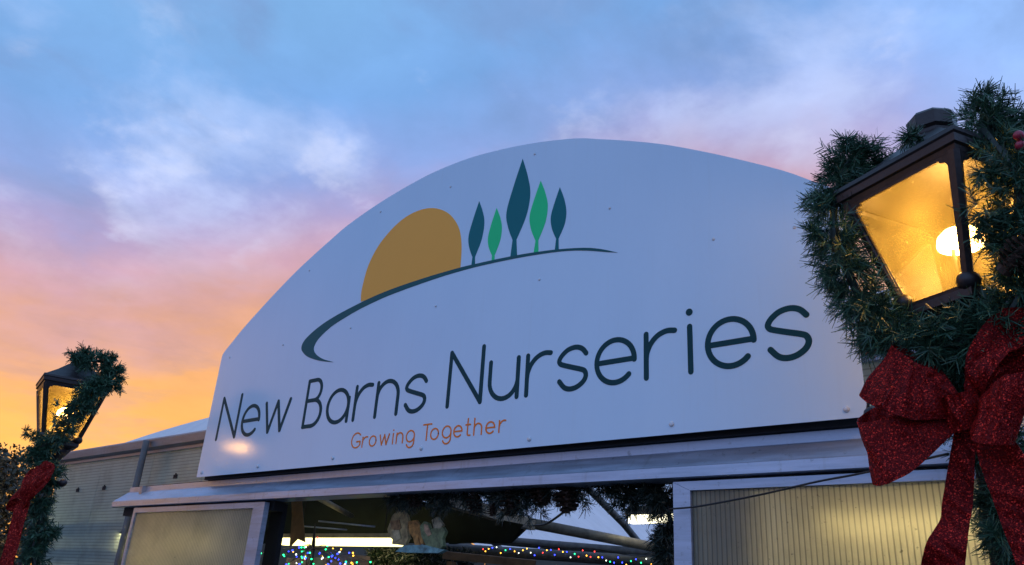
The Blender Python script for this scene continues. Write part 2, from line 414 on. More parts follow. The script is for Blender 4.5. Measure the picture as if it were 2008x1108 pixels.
# ------------------------------------------------------------------ ground
g = flat_mesh('ground', [(-400, -400, 0), (400, -400, 0), (400, 400, 0), (-400, 400, 0)], [(0, 1, 2, 3)], M['paving'])
tag(g, kind='structure')

# ------------------------------------------------------------------ greenhouse building
FY = 3.5                                   # plane of the sign face and doors
bld = empty('greenhouse', (-3.75, 4.0, 0))
tag(bld, 'polycarbonate clad greenhouse with aluminium door header, behind and below the arched white sign', 'greenhouse')
def bp(mb, name, material, parent=None, smooth=False):
    """a part given in world coordinates, parented under the building"""
    o = mb.build(name, material, None, smooth)
    if parent is None:
        o.parent = bld; o.matrix_parent_inverse = Matrix.Translation((3.75, -4.0, 0))
    else:
        o.parent = parent; o.matrix_parent_inverse = Matrix.Translation((3.75, -4.0, 0))
    return o
bpy.context.view_layer.update()
# header beam over the doors: drip flange, sloped web and bright lower lip
x0, x1 = -7.93, .45
hb = MB()
prof = [(3.60, .800), (3.60, .752), (3.585, .746), (3.500, .664), (3.488, .655), (3.486, .606), (3.50, .602), (3.60, .604), (3.66, .604), (3.66, .800)]
nn = len(prof)
hb.extrude_x([(y, z + EYE) for y, z in prof], x0, x1)
# the lower edge runs out past the top at the cut end
hb.v = [((x - .06) if (x == x0 and z < 2.28) else x, y, z) for x, y, z in hb.v]
beam = bp(hb, 'header_beam', M['alu'])
for bx in (-7.73, -7.02):
    q = MB(); q.tube([(bx, 3.60, .800 + EYE), (bx, 3.60, .845 + EYE)], .018, 8); q.tube([(bx - .01, 3.60, .832 + EYE), (bx + .07, 3.58, .828 + EYE)], .013, 6)
    bp(q, 'bolt', M['dark_metal'], beam)
q = MB(); q.box(-2.32, -2.29, 3.592, 3.605, 2.35, 2.385); bp(q, 'bolt', M['dark_metal'], beam)
for jx, jw in ((-4.47, .012), (-3.28, .010)):      # lapped joints in the lip
    q = MB(); q.extrude_x([(3.578, .742 + EYE), (3.494, .66 + EYE), (3.482, .653 + EYE), (3.481, .605 + EYE), (3.486, .605 + EYE), (3.488, .655 + EYE), (3.500, .666 + EYE), (3.585, .747 + EYE)], jx, jx + .16)
    bp(q, 'joint_plate', M['alu_dull'], beam)
for xa, xb in ((-7.9, -5.40), (-1.90, .42)):
    q = MB(); q.box(xa, xb, 3.575, 3.664, .53 + EYE, .6035 + EYE); bp(q, 'door_track', M['black'])  # added black seal, not a track: stops tube light leaking above the doors
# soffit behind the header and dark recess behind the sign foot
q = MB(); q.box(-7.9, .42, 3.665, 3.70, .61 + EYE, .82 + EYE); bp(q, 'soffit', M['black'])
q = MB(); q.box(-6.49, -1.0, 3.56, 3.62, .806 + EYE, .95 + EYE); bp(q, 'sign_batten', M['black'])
# walls of fluted polycarbonate either side of the doors (4 m back plane)
WY = 4.0
def wall(xa, xb, za, zb, name='wall_panel'):
    q = MB(); q.box(xa, xb, WY, WY + .016, za, zb); return bp(q, name, M['wall_poly'])
for xa, xb in ((-10.88, -9.66), (-9.652, -8.43), (-8.422, -7.35), (.02, 1.2), (1.208, 2.4)):
    wall(xa, xb, .15, EYE + 1.262)
wall(-7.342, -5.2, EYE + .70, EYE + 1.262); wall(-5.192, -2.6, EYE + .70, EYE + 1.262); wall(-2.592, .012, EYE + .70, EYE + 1.262)
q = MB(); q.box(-10.9, 2.4, WY - .02, WY + .06, 0, .148); bp(q, 'plinth', M['alu_dull'])
for xa, xb in ((-10.9, -7.64), (.16, 2.4)):
    q = MB(); q.box(xa, xb, WY + .03, WY + .10, EYE + .43, EYE + .52); bp(q, 'wall_rail', M['dark_metal'])
q = MB(); q.box(-10.86, -8.5, WY + .022, WY + .07, EYE + .16, EYE + .25); bp(q, 'wall_rail', M['dark_metal'])
# gutter with a rolled lip
gp = [(3.93, 1.36), (3.905, 1.375), (3.90, 1.36), (3.915, 1.285), (3.975, 1.265), (3.975, 1.235), (3.985, 1.235), (3.985, 1.262), (4.06, 1.29), (4.06, 1.40), (4.04, 1.40), (4.0, 1.35)]
q = MB(); q.extrude_x([(y, z + EYE) for y, z in gp], -10.95, -5.9); bp(q, 'gutter', M['gutter'])
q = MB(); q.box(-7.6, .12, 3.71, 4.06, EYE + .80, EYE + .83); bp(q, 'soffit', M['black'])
q = MB(); q.extrude_x([(y, z + EYE) for y, z in gp], -1.6, 2.4); bp(q, 'gutter', M['wood_dark'])
q = MB(); q.box(-1.6, 2.4, 3.955, 3.992, EYE + 1.205, EYE + 1.232); bp(q, 'gutter_strip', M['alu'])
# pole standing against the wall, with its cap bracket
q = MB(); q.tube([(-8.40, 3.865, 0), (-8.40, 3.865, EYE + 1.345)], .034, 10); pole = bp(q, 'wall_pole', M['pole'], smooth=True)
q = MB(); q.box(-8.37, -8.24, 3.85, 3.88, EYE + 1.29, EYE + 1.325); q.box(-8.26, -8.17, 3.83, 3.90, EYE + 1.30, EYE + 1.385); bp(q, 'pole_bracket', M['gutter'], pole)
# small wall clips
for cx, cz in ((-10.15, .90), (-9.45, .90), (-7.86, .955)):
    q = MB()
    for dx in (-.028, 0, .028): q.box(cx + dx - .003, cx + dx + .003, 3.985, 3.998, EYE + cz - .012, EYE + cz + .042 - abs(dx) * .5)
    q.box(cx - .034, cx + .034, 3.987, 3.998, EYE + cz - .008, EYE + cz + .002)
    bp(q, 'wall_clip', M['dark_metal'])
# curved white roof rising behind the gutter, and the low bay roof behind it
def arch_z(x):
    u = (x + 3.75) / 7.2
    return EYE + 1.36 + .335 * max(0.0, 1 - abs(u) ** 3)
q = MB(); nx = 60; xs = [-10.9 + 14.3 * i / nx for i in range(nx + 1)]
vs = [(x * y / 4.25, y, EYE + (arch_z(x) - EYE) * y / 4.25 - (.3 if y > 5 else 0)) for y in (4.75, 6.4) for x in xs]
q.add(vs, [(i, i + 1, i + nx + 2, i + nx + 1) for i in range(nx)])
q.add(vs[:nx + 1] + [(x, 4.07, EYE + 1.32) for x in xs], [(i, i + nx + 1, i + nx + 2, i + 1) for i in range(nx)])
bp(q, 'arched_roof', M['film_out'], smooth=False)
def slope(x0, x1, pts, name, material):
    q = MB()
    vs = [(x, y, z + EYE) for y, z in pts for x in (x0, x1)]
    q.add(vs, [(2 * i, 2 * i + 1, 2 * i + 3, 2 * i + 2) for i in range(len(pts) - 1)])
    return bp(q, name, material)
slope(-10.88, 6, [(4.07, 1.29), (5.0, 1.55), (6.5, 1.95), (8.0, 2.2)], 'roof_film', M['film_out'])
slope(-10.88, 6, [(8.0, 2.2), (9.0, 1.93), (10.0, 1.60), (11.0, 1.27), (12.2, .85)], 'roof_film', M['film'])
q = MB(); q.box(-10.88, 6, 12.2, 12.25, 0, EYE + .85); bp(q, 'back_wall', M['wall_far'])
for xe in (-10.93, 6.0):
    q = MB(); q.add([(xx, y, z + (EYE if z else 0)) for xx in (xe, xe + .04) for y, z in ((4.1, 0), (12.2, 0), (12.2, .84), (8.0, 2.19), (4.1, 1.28))], [(0, 1, 2, 3, 4), (9, 8, 7, 6, 5)] + [(i, i + 5, (i + 1) % 5 + 5, (i + 1) % 5) for i in range(5)]); bp(q, 'end_wall', M['wall_far'])
# hoops under the film
for hx in (-9.9, -6.72, -3.7, -.7):
    q = MB(); q.tube([(hx, y, z + EYE - .06) for y, z in ((5.0, 1.55), (6.5, 1.95), (8.0, 2.2))] + [(hx - .05, 9.0, 1.88 + EYE), (hx - .1, 10, 1.55 + EYE), (hx - .2, 11, 1.22 + EYE), (hx - .4, 12.15, .82 + EYE)], .055, 8)
    bp(q, 'hoop', M['pipe'], smooth=True)
# rails and purlins seen through the doorway
def pipe(name, a, b, r, material, square=False):
    q = MB(); q.tube([a, b], r, 4 if square else 10); return bp(q, name, material, smooth=not square)
pipe('rail', (-5.091, 4.900, 2.422), (-6.014, 7.500, 2.441), .085, M['tan'], True)
pipe('rail', (-6.094, 7.500, 2.471), (-5.321, 9.800, 2.330), .062, M['tan'])
pipe('rail', (-9.747, 10.600, 2.568), (-5.997, 11.200, 2.370), .075, M['pipe'])
pipe('rail', (-8.808, 8.800, 2.270), (-5.035, 9.400, 2.155), .075, M['pipe'])
pipe('rail', (-7.023, 5.000, 2.525), (-7.840, 6.300, 2.434), .03, M['tan'])
pipe('rail', (-8.212, 6.100, 2.357), (-7.275, 6.200, 2.294), .010, M['alu'])
pipe('rail', (-8.367, 6.000, 2.288), (-7.651, 6.100, 2.252), .009, M['alu'])
# door leaves
def door(xa, xb, zt, left, right, name_x):
    d = empty('sliding_door', (0, 0, 0)); d.parent = bld; d.matrix_parent_inverse = Matrix.Translation((3.75, -4.0, 0))
    bpy.context.view_layer.update()
    def dp(mb, nm, mt):
        o = mb.build(nm, mt, d); return o
    zi = zt - .043
    def rail(pts):
        q = MB(); q.prism(pts, 3.512, 3.556); return q
    dp(rail([(xa, zt), (xb, zt), (xb - right, zi), (xa + left, zi)]), 'top_rail', M['alu'])
    if left: dp(rail([(xa, zt - .0015), (xa + left, zi - .0015), (xa + left, .12), (xa, .02)]), 'stile', M['alu'])
    if right: dp(rail([(xb, zt - .0015), (xb, .02), (xb - right, .12), (xb - right, zi - .0015)]), 'stile', M['alu'])
    dp(rail([(xa + .003, .017), (xb - .003, .017), (xb - right, .118), (xa + left, .118)]), 'bottom_rail', M['alu'])
    q = MB(); q.box(xa + left + .002, xb - right - .002, 3.530, 3.538, .12, zi - .003); dp(q, 'pane', M['door_poly'])
    return d
door(-7.565, -5.434, EYE + .588, .04, .15, 0)
door(-1.929, .10, EYE + .588, .092, .04, 1)
q = MB(); q.box(-7.60, .14, 3.49, 3.60, 0, .015); bp(q, 'door_track', M['alu_dull'])
for xa in (-7.62, .13):
    q = MB(); q.box(xa - .025, xa + .025, 3.56, 3.99, 0, EYE + .8); bp(q, 'door_post', M['alu_dull'])
# dark lining behind the door leaves
q = MB(); q.box(-5.62, -5.46, 3.70, 3.74, 0, EYE + .6); bp(q, 'jamb_lining', M['black'])
q = MB(); q.box(-1.93, -1.885, 3.57, 3.72, 0, EYE + .6); bp(q, 'jamb_lining', M['black'])
q = MB(); q.box(-1.86, (-1.560, 3.720, 1.978)[0], 3.72, 3.735, 0, EYE + .6); q2 = bp(q, 'curtain', M['cloth'])
q = MB(); q.box((-1.466, 3.700, 1.976)[0], (-1.466, 3.700, 1.976)[0] + .012, 3.70, 4.49, 0, EYE + .75); bp(q, 'curtain', M['cloth'])
# pale partitions behind the door panes that catch the tube light
q = MB(); q.box(-7.62, -6.95, 4.25, 4.29, 0, EYE + .74); bp(q, 'partition', M['wall_in'])
q = MB(); q.box((-1.827, 4.500, 2.057)[0], .6, 4.5, 4.54, 0, EYE + .80); bp(q, 'partition', M['wall_in'])

# ------------------------------------------------------------------ fluorescent lights inside
def fluorescent(name, a, b, h, label, mt, up=.05):
    a = Vector(a); b = Vector(b); c = (a + b) / 2
    e = empty(name, c); tag(e, label, 'light fitting', 'fluorescent lights inside the greenhouse')
    q = MB(); L = (b - a).length / 2; ang = math.atan2(b.y - a.y, b.x - a.x); e.rotation_euler = (0, 0, ang)
    q.box(-L, L, -.06, .06, -h / 2, h / 2); q.build('diffuser', mt, e)
    q = MB(); q.prism([(-L - .04, h / 2 + .002), (L + .04, h / 2 + .002), (L - .02, h / 2 + up), (-L + .02, h / 2 + up)], -.08, .08); q.build('housing', M['tan'], e)
    for k in (-.7, .7):
        q = MB(); q.tube([(k * L, 0, h / 2 + up), (k * L, 0, h / 2 + up + .5)], .006, 5); q.build('hanger', M['dark_metal'], e)
    return e
fluorescent('fluorescent_light', (-8.946, 6.150, 2.115), (-6.700, 6.150, 2.123), .082, 'long glowing fluorescent light behind the hanging brown ribbon, left in the doorway', M['tube'])
fluorescent('fluorescent_light', (-5.568, 9.000, 2.657), (-4.842, 9.000, 2.660), .10, 'short white fluorescent light by the right end of the doorway garland', M['tube_white'], .10)
fluorescent('fluorescent_light', (-1.524, 4.300, 2.051), (-0.367, 4.300, 2.090), .035, 'fluorescent light glowing through the right ribbed door pane', M['tube_pane'])
fluorescent('fluorescent_light', (-8.786, 4.080, 1.988), (-6.964, 4.080, 1.996), .035, 'fluorescent light glowing through the left door pane', M['tube_pane'])

fluorescent('fluorescent_light', (-12.078, 4.620, 2.326), (-10.567, 4.620, 2.288), .05, 'added fluorescent light, itself unseen, giving a dim glow through the left side wall', M['tube_pane'])  # added unseen fitting that brightens the side wall from behind

# ------------------------------------------------------------------ the sign
sign = empty('shop_sign', (-3.75, FY, EYE + .82))
tag(sign, 'large arched white sign reading New Barns Nurseries with sun and trees logo', 'sign')
INV = Matrix.Translation((3.75, -FY, -(EYE + .82)))
def sp_(mb, name, material, smooth=False):
    o = mb.build(name, material, None, smooth); o.parent = sign; o.matrix_parent_inverse = INV; return o
bpy.context.view_layer.update()
half = [(-6.521, .820), (-6.514, 1.890), (-6.506, 1.925), (-6.460, 1.968), (-6.376, 2.030), (-6.238, 2.133), (-5.977, 2.296), (-5.75, 2.428), (-5.53, 2.546), (-5.28, 2.660), (-5.10, 2.735),
        (-4.922, 2.806), (-4.615, 2.888), (-4.32, 2.945), (-4.037, 2.983), (-3.89, 2.993)]
top = half[1:] + [(-3.75, 2.996)] + [(-7.5 - x, z) for x, z in half[1:][::-1]]
# bottom right corner is a little crumpled
outl = [(-6.521, .820)] + [tuple(v) for v in spline(top, 3)] + [(-.980, .875), (-.990, .835), (-1.006, .822)]
def zup(pts, dx=0): return [(x + dx, z + EYE) for x, z in pts]
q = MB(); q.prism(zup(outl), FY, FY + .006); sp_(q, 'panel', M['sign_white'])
q = MB()
for bz in (.88, 1.865, 2.60): q.box(-6.2 if bz < 2 else -5.0, -1.3 if bz < 2 else -2.5, FY + .0075, FY + .055, EYE + bz - .025, EYE + bz + .025)
sp_(q, 'backing_rail', M['dark_metal'])
riv = [(-6.443, .855), (-5.599, .862), (-4.654, .870), (-3.743, .877), (-2.845, .868), (-1.923, .873), (-1.064, .862),
       (-6.369, 1.875), (-5.55, 1.866), (-4.666, 1.863), (-3.742, 1.864), (-2.829, 1.865), (-1.655, 1.841), (-1.222, 1.794),
       (-4.496, 2.818), (-3.716, 2.803), (-2.924, 2.808), (-2.313, 2.218), (-5.35, 2.50)]
q = MB(); q.lathe([(.021, 0), (.021, .004), (.016, .011), (.007, .014)], seg=12)
rm = q.build('rivet', M['rivet']); 
for i, (x, z) in enumerate(riv):
    o = rm if i == 0 else rm.copy()
    if i: COL.objects.link(o)
    k = .68 if z < 1.7 else .44
    o.matrix_world = Matrix.Translation((x, FY - .0005, z + EYE)) @ Matrix.Rotation(R(90), 4, 'X') @ Matrix.Scale(k, 4)
    mw = o.matrix_basis.copy(); o.parent = sign; o.matrix_parent_inverse = INV; o.matrix_basis = mw

# lettering, drawn pen stroke by pen stroke
def gl_e(): return [[(0, .122), (.236, .122)], arc(.122, .122, .122, .122, -3, 316, 40)]
def gl_n(w_=.220): return [[(0, .244), (0, 0)], [(0, .11)] + arc(w_ / 2, .134, w_ / 2, .110, 170, 0, 16) + [(w_, 0)]]
def gl_o(): return [arc(.122, .122, .122, .122, 0, 360, 40)]
S_PTS = [(.189, .197), (.160, .229), (.116, .244), (.062, .236), (.020, .208), (.000, .178), (.008, .158), (.034, .146), (.095, .126), (.158, .106), (.182, .092), (.190, .064), (.172, .032), (.128, .006), (.080, .000), (.040, .014), (.005, .052)]
GL = {
 'N': lambda: [[(0, .361), (0, 0)], [(0, .361), (.285, 0)], [(.285, 0), (.285, .361)]],
 'e': gl_e, 'o': gl_o, 'n': gl_n,
 'w': lambda: [[(0, .244), (.083, 0)], [(.083, 0), (.166, .244)], [(.166, .244), (.249, 0)], [(.249, 0), (.333, .244)]],
 'B': lambda: [[(0, 0), (0, .361)], [(0, .361), (.098, .361)] + arc(.098, .281, .070, .080, 84, -84, 12) + [(.090, .201), (0, .201)], [(.092, .201)] + arc(.098, .1005, .102, .1005, 84, -84, 14) + [(.098, 0), (0, 0)]],
 'a': lambda: [arc(.122, .122, .122, .122, 0, 360, 40), [(.246, .172), (.246, 0)]],
 'r': lambda: [[(0, .244), (0, 0)], [tuple(v) for v in spline([(0, .10), (.006, .140), (.030, .188), (.072, .226), (.125, .243), (.172, .238)], 5)]],
 's': lambda: [[tuple(v) for v in spline(S_PTS, 4)]],
 'u': lambda: [[(0, .244), (0, .125)] + arc(.113, .118, .113, .118, 180, 350, 16), [(.226, .244), (.226, 0)]],
 'i': lambda: [[(0, .244), (0, 0)], 'dot'],
 'G': lambda: [arc(.183, .183, .183, .183, 44, 322, 34) + [(.330, .09)], [(.190, .150), (.330, .150)], [(.330, .150), (.330, .075)]],
 'g': lambda: [arc(.135, .135, .135, .130, 0, 360, 36), [(.268, .150), (.268, -.02)] + arc(.148, -.022, .120, .105, -2, -162, 14)],
 'T': lambda: [[(0, .361), (.265, .361)], [(.131, .361), (.131, 0)]],
 't': lambda: [[(0, .375), (0, .055)] + arc(.05, .05, .05, .045, 180, 270, 6) + [(.085, .008)], [(-.055, .244), (.075, .244)]],
 'h': lambda: [[(0, .361), (0, 0)], [(0, .11)] + arc(.11, .134, .11, .110, 170, 0, 16) + [(.22, 0)]],
}
def letter(ch, x, base, k, wd, material, word):
    q = MB(); th = .0016
    for i, s_ in enumerate(GL[ch]()):
        th += .0005
        if s_ == 'dot':
            q.prism([(x + .0195 * k * math.cos(2 * PI * j / 18), EYE + base + .3235 * k + .0195 * k * math.sin(2 * PI * j / 18)) for j in range(18)], FY - th, FY + .0005)
        else: q.stroke([(x + px * k, EYE + base + pz * k) for px, pz in s_], wd, FY + .0005, th)
    o = sp_(q, 'letter', material); o['label'] = word + ' letter ' + ch
    return o
for ch, x in (('N', -6.322), ('e', -5.955), ('w', -5.637), ('B', -5.087), ('a', -4.808), ('r', -4.487), ('n', -4.250), ('s', -3.949),
              ('N', -3.541), ('u', -3.186), ('r', -2.887), ('s', -2.649), ('e', -2.386), ('r', -2.068), ('i', -1.808), ('e', -1.710), ('s', -1.391)):
    letter(ch, x, 1.132, 1.0, .0305, M['ink_green'], 'dark green')
for ch, x in (('G', -4.466), ('r', -4.346), ('o', -4.272), ('w', -4.165), ('i', -4.030), ('n', -3.994), ('g', -3.898), ('T', -3.742), ('o', -3.667), ('g', -3.562), ('e', -3.460), ('t', -3.343), ('h', -3.287), ('e', -3.189), ('r', -3.083)):
    letter(ch, x, .927, .285, .0105, M['ink_orange'], 'small orange')
# logo: half sun, hill line, five trees
sun = [tuple(v) for v in spline([(-4.588, 2.062), (-4.598, 2.167), (-4.556, 2.367), (-4.443, 2.532), (-4.258, 2.655), (-4.070, 2.697), (-3.880, 2.672), (-3.712, 2.580), (-3.595, 2.440), (-3.546, 2.285), (-3.536, 2.109)], 5)]
q = MB(); q.prism(zup(sun + [(-3.81, 2.092), (-4.10, 2.085), (-4.38, 2.070)]), FY - .0016, FY + .0005); sp_(q, 'sun_emblem', M['ink_sun'])
up_ = [(-2.255, 1.909), (-2.373, 1.961), (-2.497, 2.000), (-2.686, 2.037), (-2.850, 2.060), (-3.026, 2.079), (-3.219, 2.093), (-3.401, 2.103), (-3.541, 2.109), (-3.812, 2.110), (-4.101, 2.102), (-4.285, 2.091), (-4.447, 2.075), (-4.590, 2.054),
       (-4.745, 2.028), (-4.902, 1.996), (-5.053, 1.954), (-5.184, 1.898), (-5.259, 1.848), (-5.277, 1.793), (-5.232, 1.743), (-5.151, 1.697), (-5.026, 1.655), (-4.908, 1.627), (-4.818, 1.611)]
lo_ = [(-4.891, 1.633), (-4.971, 1.661), (-5.047, 1.700), (-5.095, 1.741), (-5.105, 1.780), (-5.070, 1.833), (-4.988, 1.884), (-4.887, 1.928), (-4.749, 1.965), (-4.604, 1.999), (-4.438, 2.026), (-4.276, 2.047), (-3.990, 2.067), (-3.691, 2.080), (-3.430, 2.080),
       (-3.217, 2.071), (-3.015, 2.057), (-2.849, 2.041), (-2.689, 2.021), (-2.559, 1.997), (-2.442, 1.966), (-2.328, 1.930)]
q = MB(); q.prism(zup([tuple(v) for v in spline(up_, 3)] + [tuple(v) for v in spline(lo_, 3)]), FY - .0024, FY + .0005); sp_(q, 'hill_emblem', M['ink_hill'])
def emblem_tree(tip, L, Rr, nl, nr, bl, br, material):
    left = spline([tip, ((tip[0] * .42 + L[0] * .58) - .004, tip[1] * .45 + L[1] * .55), L, ((L[0] * .62 + nl[0] * .38) - .006, L[1] * .5 + nl[1] * .5), nl], 6)
    right = spline([nr, ((Rr[0] * .70 + nr[0] * .30) + .006, Rr[1] * .5 + nr[1] * .5), Rr, ((tip[0] * .45 + Rr[0] * .55) + .006, tip[1] * .5 + Rr[1] * .5), tip], 6)
    pts = [tuple(v) for v in left] + [bl, br] + [tuple(v) for v in right][:-1]
    q = MB(); q.prism(zup(pts), FY - .0018, FY + .0005); sp_(q, 'tree_emblem', material)
emblem_tree((-3.410, 2.590), (-3.484, 2.333), (-3.343, 2.400), (-3.429, 2.162), (-3.405, 2.158), (-3.433, 2.095), (-3.398, 2.093), M['ink_teal'])
emblem_tree((-3.238, 2.486), (-3.297, 2.276), (-3.177, 2.318), (-3.248, 2.130), (-3.224, 2.126), (-3.248, 2.085), (-3.221, 2.083), M['ink_leaf'])
emblem_tree((-3.030, 2.806), (-3.144, 2.427), (-2.944, 2.510), (-3.073, 2.199), (-3.040, 2.194), (-3.084, 2.074), (-3.025, 2.068), M['ink_teal'])
emblem_tree((-2.860, 2.580), (-2.938, 2.337), (-2.791, 2.372), (-2.877, 2.144), (-2.855, 2.141), (-2.888, 2.056), (-2.848, 2.050), M['ink_leaf'])
emblem_tree((-2.698, 2.480), (-2.761, 2.280), (-2.639, 2.288), (-2.711, 2.115), (-2.692, 2.112), (-2.718, 2.032), (-2.687, 2.027), M['ink_teal'])

# ------------------------------------------------------------------ lamp posts with lanterns
ZB, ZT, DB, DT = EYE + 1.063, EYE + 1.506, .179, .333
def lamp_post(x, y, yaw, label, dz=0.0):
    e = empty('lamp_post', (x, y, dz), yaw); tag(e, label, 'street lamp', 'lamp posts beside the entrance')
    q = MB(); q.lathe([(.16, -dz), (.16, .10), (.11, .14), (.10, .55), (.065, .62), (.048, .70), (.042, ZB - .34), (.05, ZB - .33), (.055, ZB - .30), (.045, ZB - .28), (.05, ZB - .16), (.09, ZB - .10), (.12, ZB - .055)], seg=20)
    q.build('post', M['lamp_black'], e, True)
    q = MB(); q.tube([(-.34, .0, ZB - .36), (.34, 0, ZB - .36)], [.016] * 2, 8); q.ball((-.345, 0, ZB - .36), .032); q.ball((.345, 0, ZB - .36), .032)
    bar = q.build('ladder_bar', M['lamp_black'], e, True); bar.rotation_euler = (0, 0, -yaw + R(0))
    c4 = lambda d, z, k: Vector((d * math.cos(k * PI / 2), d * math.sin(k * PI / 2), z))
    # base tray
    q = MB(); q.lathe([(DB * .8, ZB - .055), (DB + .030, ZB - .035), (DB + .030, ZB - .004), (DB + .012, ZB)], seg=4); q.build('base_tray', M['lamp_black'], e)
    for k in range(4):
        q = MB(); q.tube([c4(DB, ZB - .004, k), c4(DT, ZT + .004, k)], .0205, 6); q.build('corner_bar', M['lamp_black'], e)
        a0, a1, b0, b1 = c4(DB, ZB, k), c4(DB, ZB, k + 1), c4(DT, ZT, k), c4(DT, ZT, k + 1)
        def P(u, v): return (a0.lerp(a1, u)).lerp(b0.lerp(b1, u), v)
        nrm = ((a1 - a0).cross(b0 - a0)).normalized()
        # notched frame around the pane
        inn = [(.085, .035), (.915, .035), (.925, .05), (.945, .10), (.945, .915), (.925, .945), (.885, .955), (.875, .975), (.125, .975), (.115, .955), (.075, .945), (.055, .915), (.055, .10), (.075, .05)]
        oute = [(0, 0), (1, 0), (1, .04), (1, .10), (1, .915), (1, .96), (1, 1), (.88, 1), (.12, 1), (0, 1), (0, .96), (0, .915), (0, .10), (0, .04)]
        n_ = len(inn); vs = []
        for off in (.009, -.009):
            vs += [P(*p) + nrm * off for p in oute] + [P(*p) + nrm * off for p in inn]
        fs = []
        for i in range(n_):
            j = (i + 1) % n_
            fs += [(i, j, n_ + j, n_ + i), (2 * n_ + j, 2 * n_ + i, 3 * n_ + i, 3 * n_ + j), (n_ + i, n_ + j, 3 * n_ + j, 3 * n_ + i)]
        q = MB(); q.add(vs, fs); q.build('side_frame', M['lamp_black'], e)
        q = MB(); q.add([P(u, v) for u, v in ((.03, .015), (.97, .015), (.97, .985), (.03, .985))], [(0, 1, 2, 3)]); q.build('glass_pane', M['amber'], e)
        # round ear at the foot of each corner
        q = MB(); q.ball(c4(DB + .006, ZB + .022, k), .040, 10, 6, .9); q.build('corner_boss', M['lamp_black'], e, True)
    # eaves, hipped roof, chimney cap
    q = MB(); q.lathe([(DT - .02, ZT - .004), (DT + .012, ZT - .001), (DT + .020, ZT + .018), (DT + .036, ZT + .022), (DT + .040, ZT + .050), (DT + .050, ZT + .056), (DT + .046, ZT + .074), (DT + .02, ZT + .082)], seg=4); q.build('eaves', M['lamp_black'], e)
    q = MB(); q.lathe([(DT + .018, ZT + .0825), (.235, ZT + .150), (.130, ZT + .225)], seg=4); q.build('roof', M['lamp_black'], e)
    q = MB(); q.lathe([(.096, ZT + .205), (.084, ZT + .242), (.070, ZT + .256), (.072, ZT + .270), (.086, ZT + .280), (.090, ZT + .332), (.078, ZT + .346), (.03, ZT + .354)], seg=8); q.build('cap', M['lamp_black'], e)
    # bulb dome on its holder
    bz = EYE + 1.285
    q = MB(); q.lathe([(.068, bz - .001), (.078, bz + .003), (.081, bz + .014), (.075, bz + .042), (.055, bz + .064), (.028, bz + .075), (.004, bz + .078)], c=(math.cos(-yaw) * .030, math.sin(-yaw) * .030, 0), seg=24); q.build('bulb', M['bulb'], e, True)
    q = MB(); q.lathe([(.007, ZB - .02), (.007, bz - .03), (.007, bz - .026), (.007, bz - .002)], seg=14); q.build('bulb_holder', M['lamp_black'], e)
    return e
lamp_post(-.473, 2.98, R(-71.7), 'lit black lantern on a post with large red bow, near right of the sign')
lamp_post(-7.41, 2.65, R(-59.0), 'lit black lantern on a post against the orange sky at the left', -.03)

# ------------------------------------------------------------------ foliage
def needles(path, rad, n_sprig, per, length, nl, nw, seed, droop=0.0, tips=None):
    """sprays of needles standing out along a path; returns vertex and face arrays"""
    g_ = np.random.default_rng(seed)
    path = np.array([tuple(p) for p in path]); n = len(path)
    rad = np.array(rad if hasattr(rad, '__len__') else [rad] * n)
    u = g_.random(n_sprig) * (n - 1); i = np.minimum(u.astype(int), n - 2); f = (u - i)[:, None]
    base = path[i] * (1 - f) + path[i + 1] * f; rr = rad[i] * (1 - f[:, 0]) + rad[i + 1] * f[:, 0]
    tang = path[i + 1] - path[i]; tang /= np.linalg.norm(tang, axis=1)[:, None] + 1e-9
    d = g_.normal(size=(n_sprig, 3)); d -= (d * tang).sum(1)[:, None] * tang; d /= np.linalg.norm(d, axis=1)[:, None]
    d = d + tang * g_.normal(.25, .45, n_sprig)[:, None] + np.array([0, 0, -droop]); d /= np.linalg.norm(d, axis=1)[:, None]
    stem0 = base + d * rr[:, None] * g_.uniform(.1, .45, n_sprig)[:, None]
    slen = length * g_.uniform(.55, 1.15, n_sprig)
    # bring the tip to about the garland's radius
    V = []; F = []
    s_ = np.repeat(np.arange(n_sprig), per); k = len(s_)
    along = np.tile(np.linspace(.08, 1.0, per), n_sprig) + g_.uniform(-.04, .04, k)
    root = stem0[s_] + d[s_] * (slen[s_] * along)[:, None]
    side = g_.normal(size=(k, 3)); side -= (side * d[s_]).sum(1)[:, None] * d[s_]; side /= np.linalg.norm(side, axis=1)[:, None]
    nd = side * .8 + d[s_] * g_.uniform(.45, 1.1, k)[:, None]; nd /= np.linalg.norm(nd, axis=1)[:, None]
    ln = nl * g_.uniform(.65, 1.15, k)
    wv = np.cross(nd, g_.normal(size=(k, 3))); wv /= np.linalg.norm(wv, axis=1)[:, None] + 1e-9
    tip = root + nd * ln[:, None] + np.array([0, 0, -.12]) * ln[:, None]
    a = root + wv * nw * .5; b = root - wv * nw * .5; c = tip - wv * nw * .28; e = tip + wv * nw * .28
    V = np.stack([a, b, c, e], 1).reshape(-1, 3); F = np.arange(4 * k).reshape(-1, 4)
    return V, F
def quads(name, V, F, material, parent):
    me = bpy.data.meshes.new(name); me.vertices.add(len(V)); me.vertices.foreach_set('co', V.astype(np.float32).ravel())
    me.loops.add(F.size); me.loops.foreach_set('vertex_index', F.astype(np.int32).ravel())
    me.polygons.add(len(F)); me.polygons.foreach_set('loop_start', np.arange(0, F.size, F.shape[1], dtype=np.int32))
    me.update(calc_edges=True); me.materials.append(material)
    o = bpy.data.objects.new(name, me); COL.objects.link(o); o.parent = parent; return o
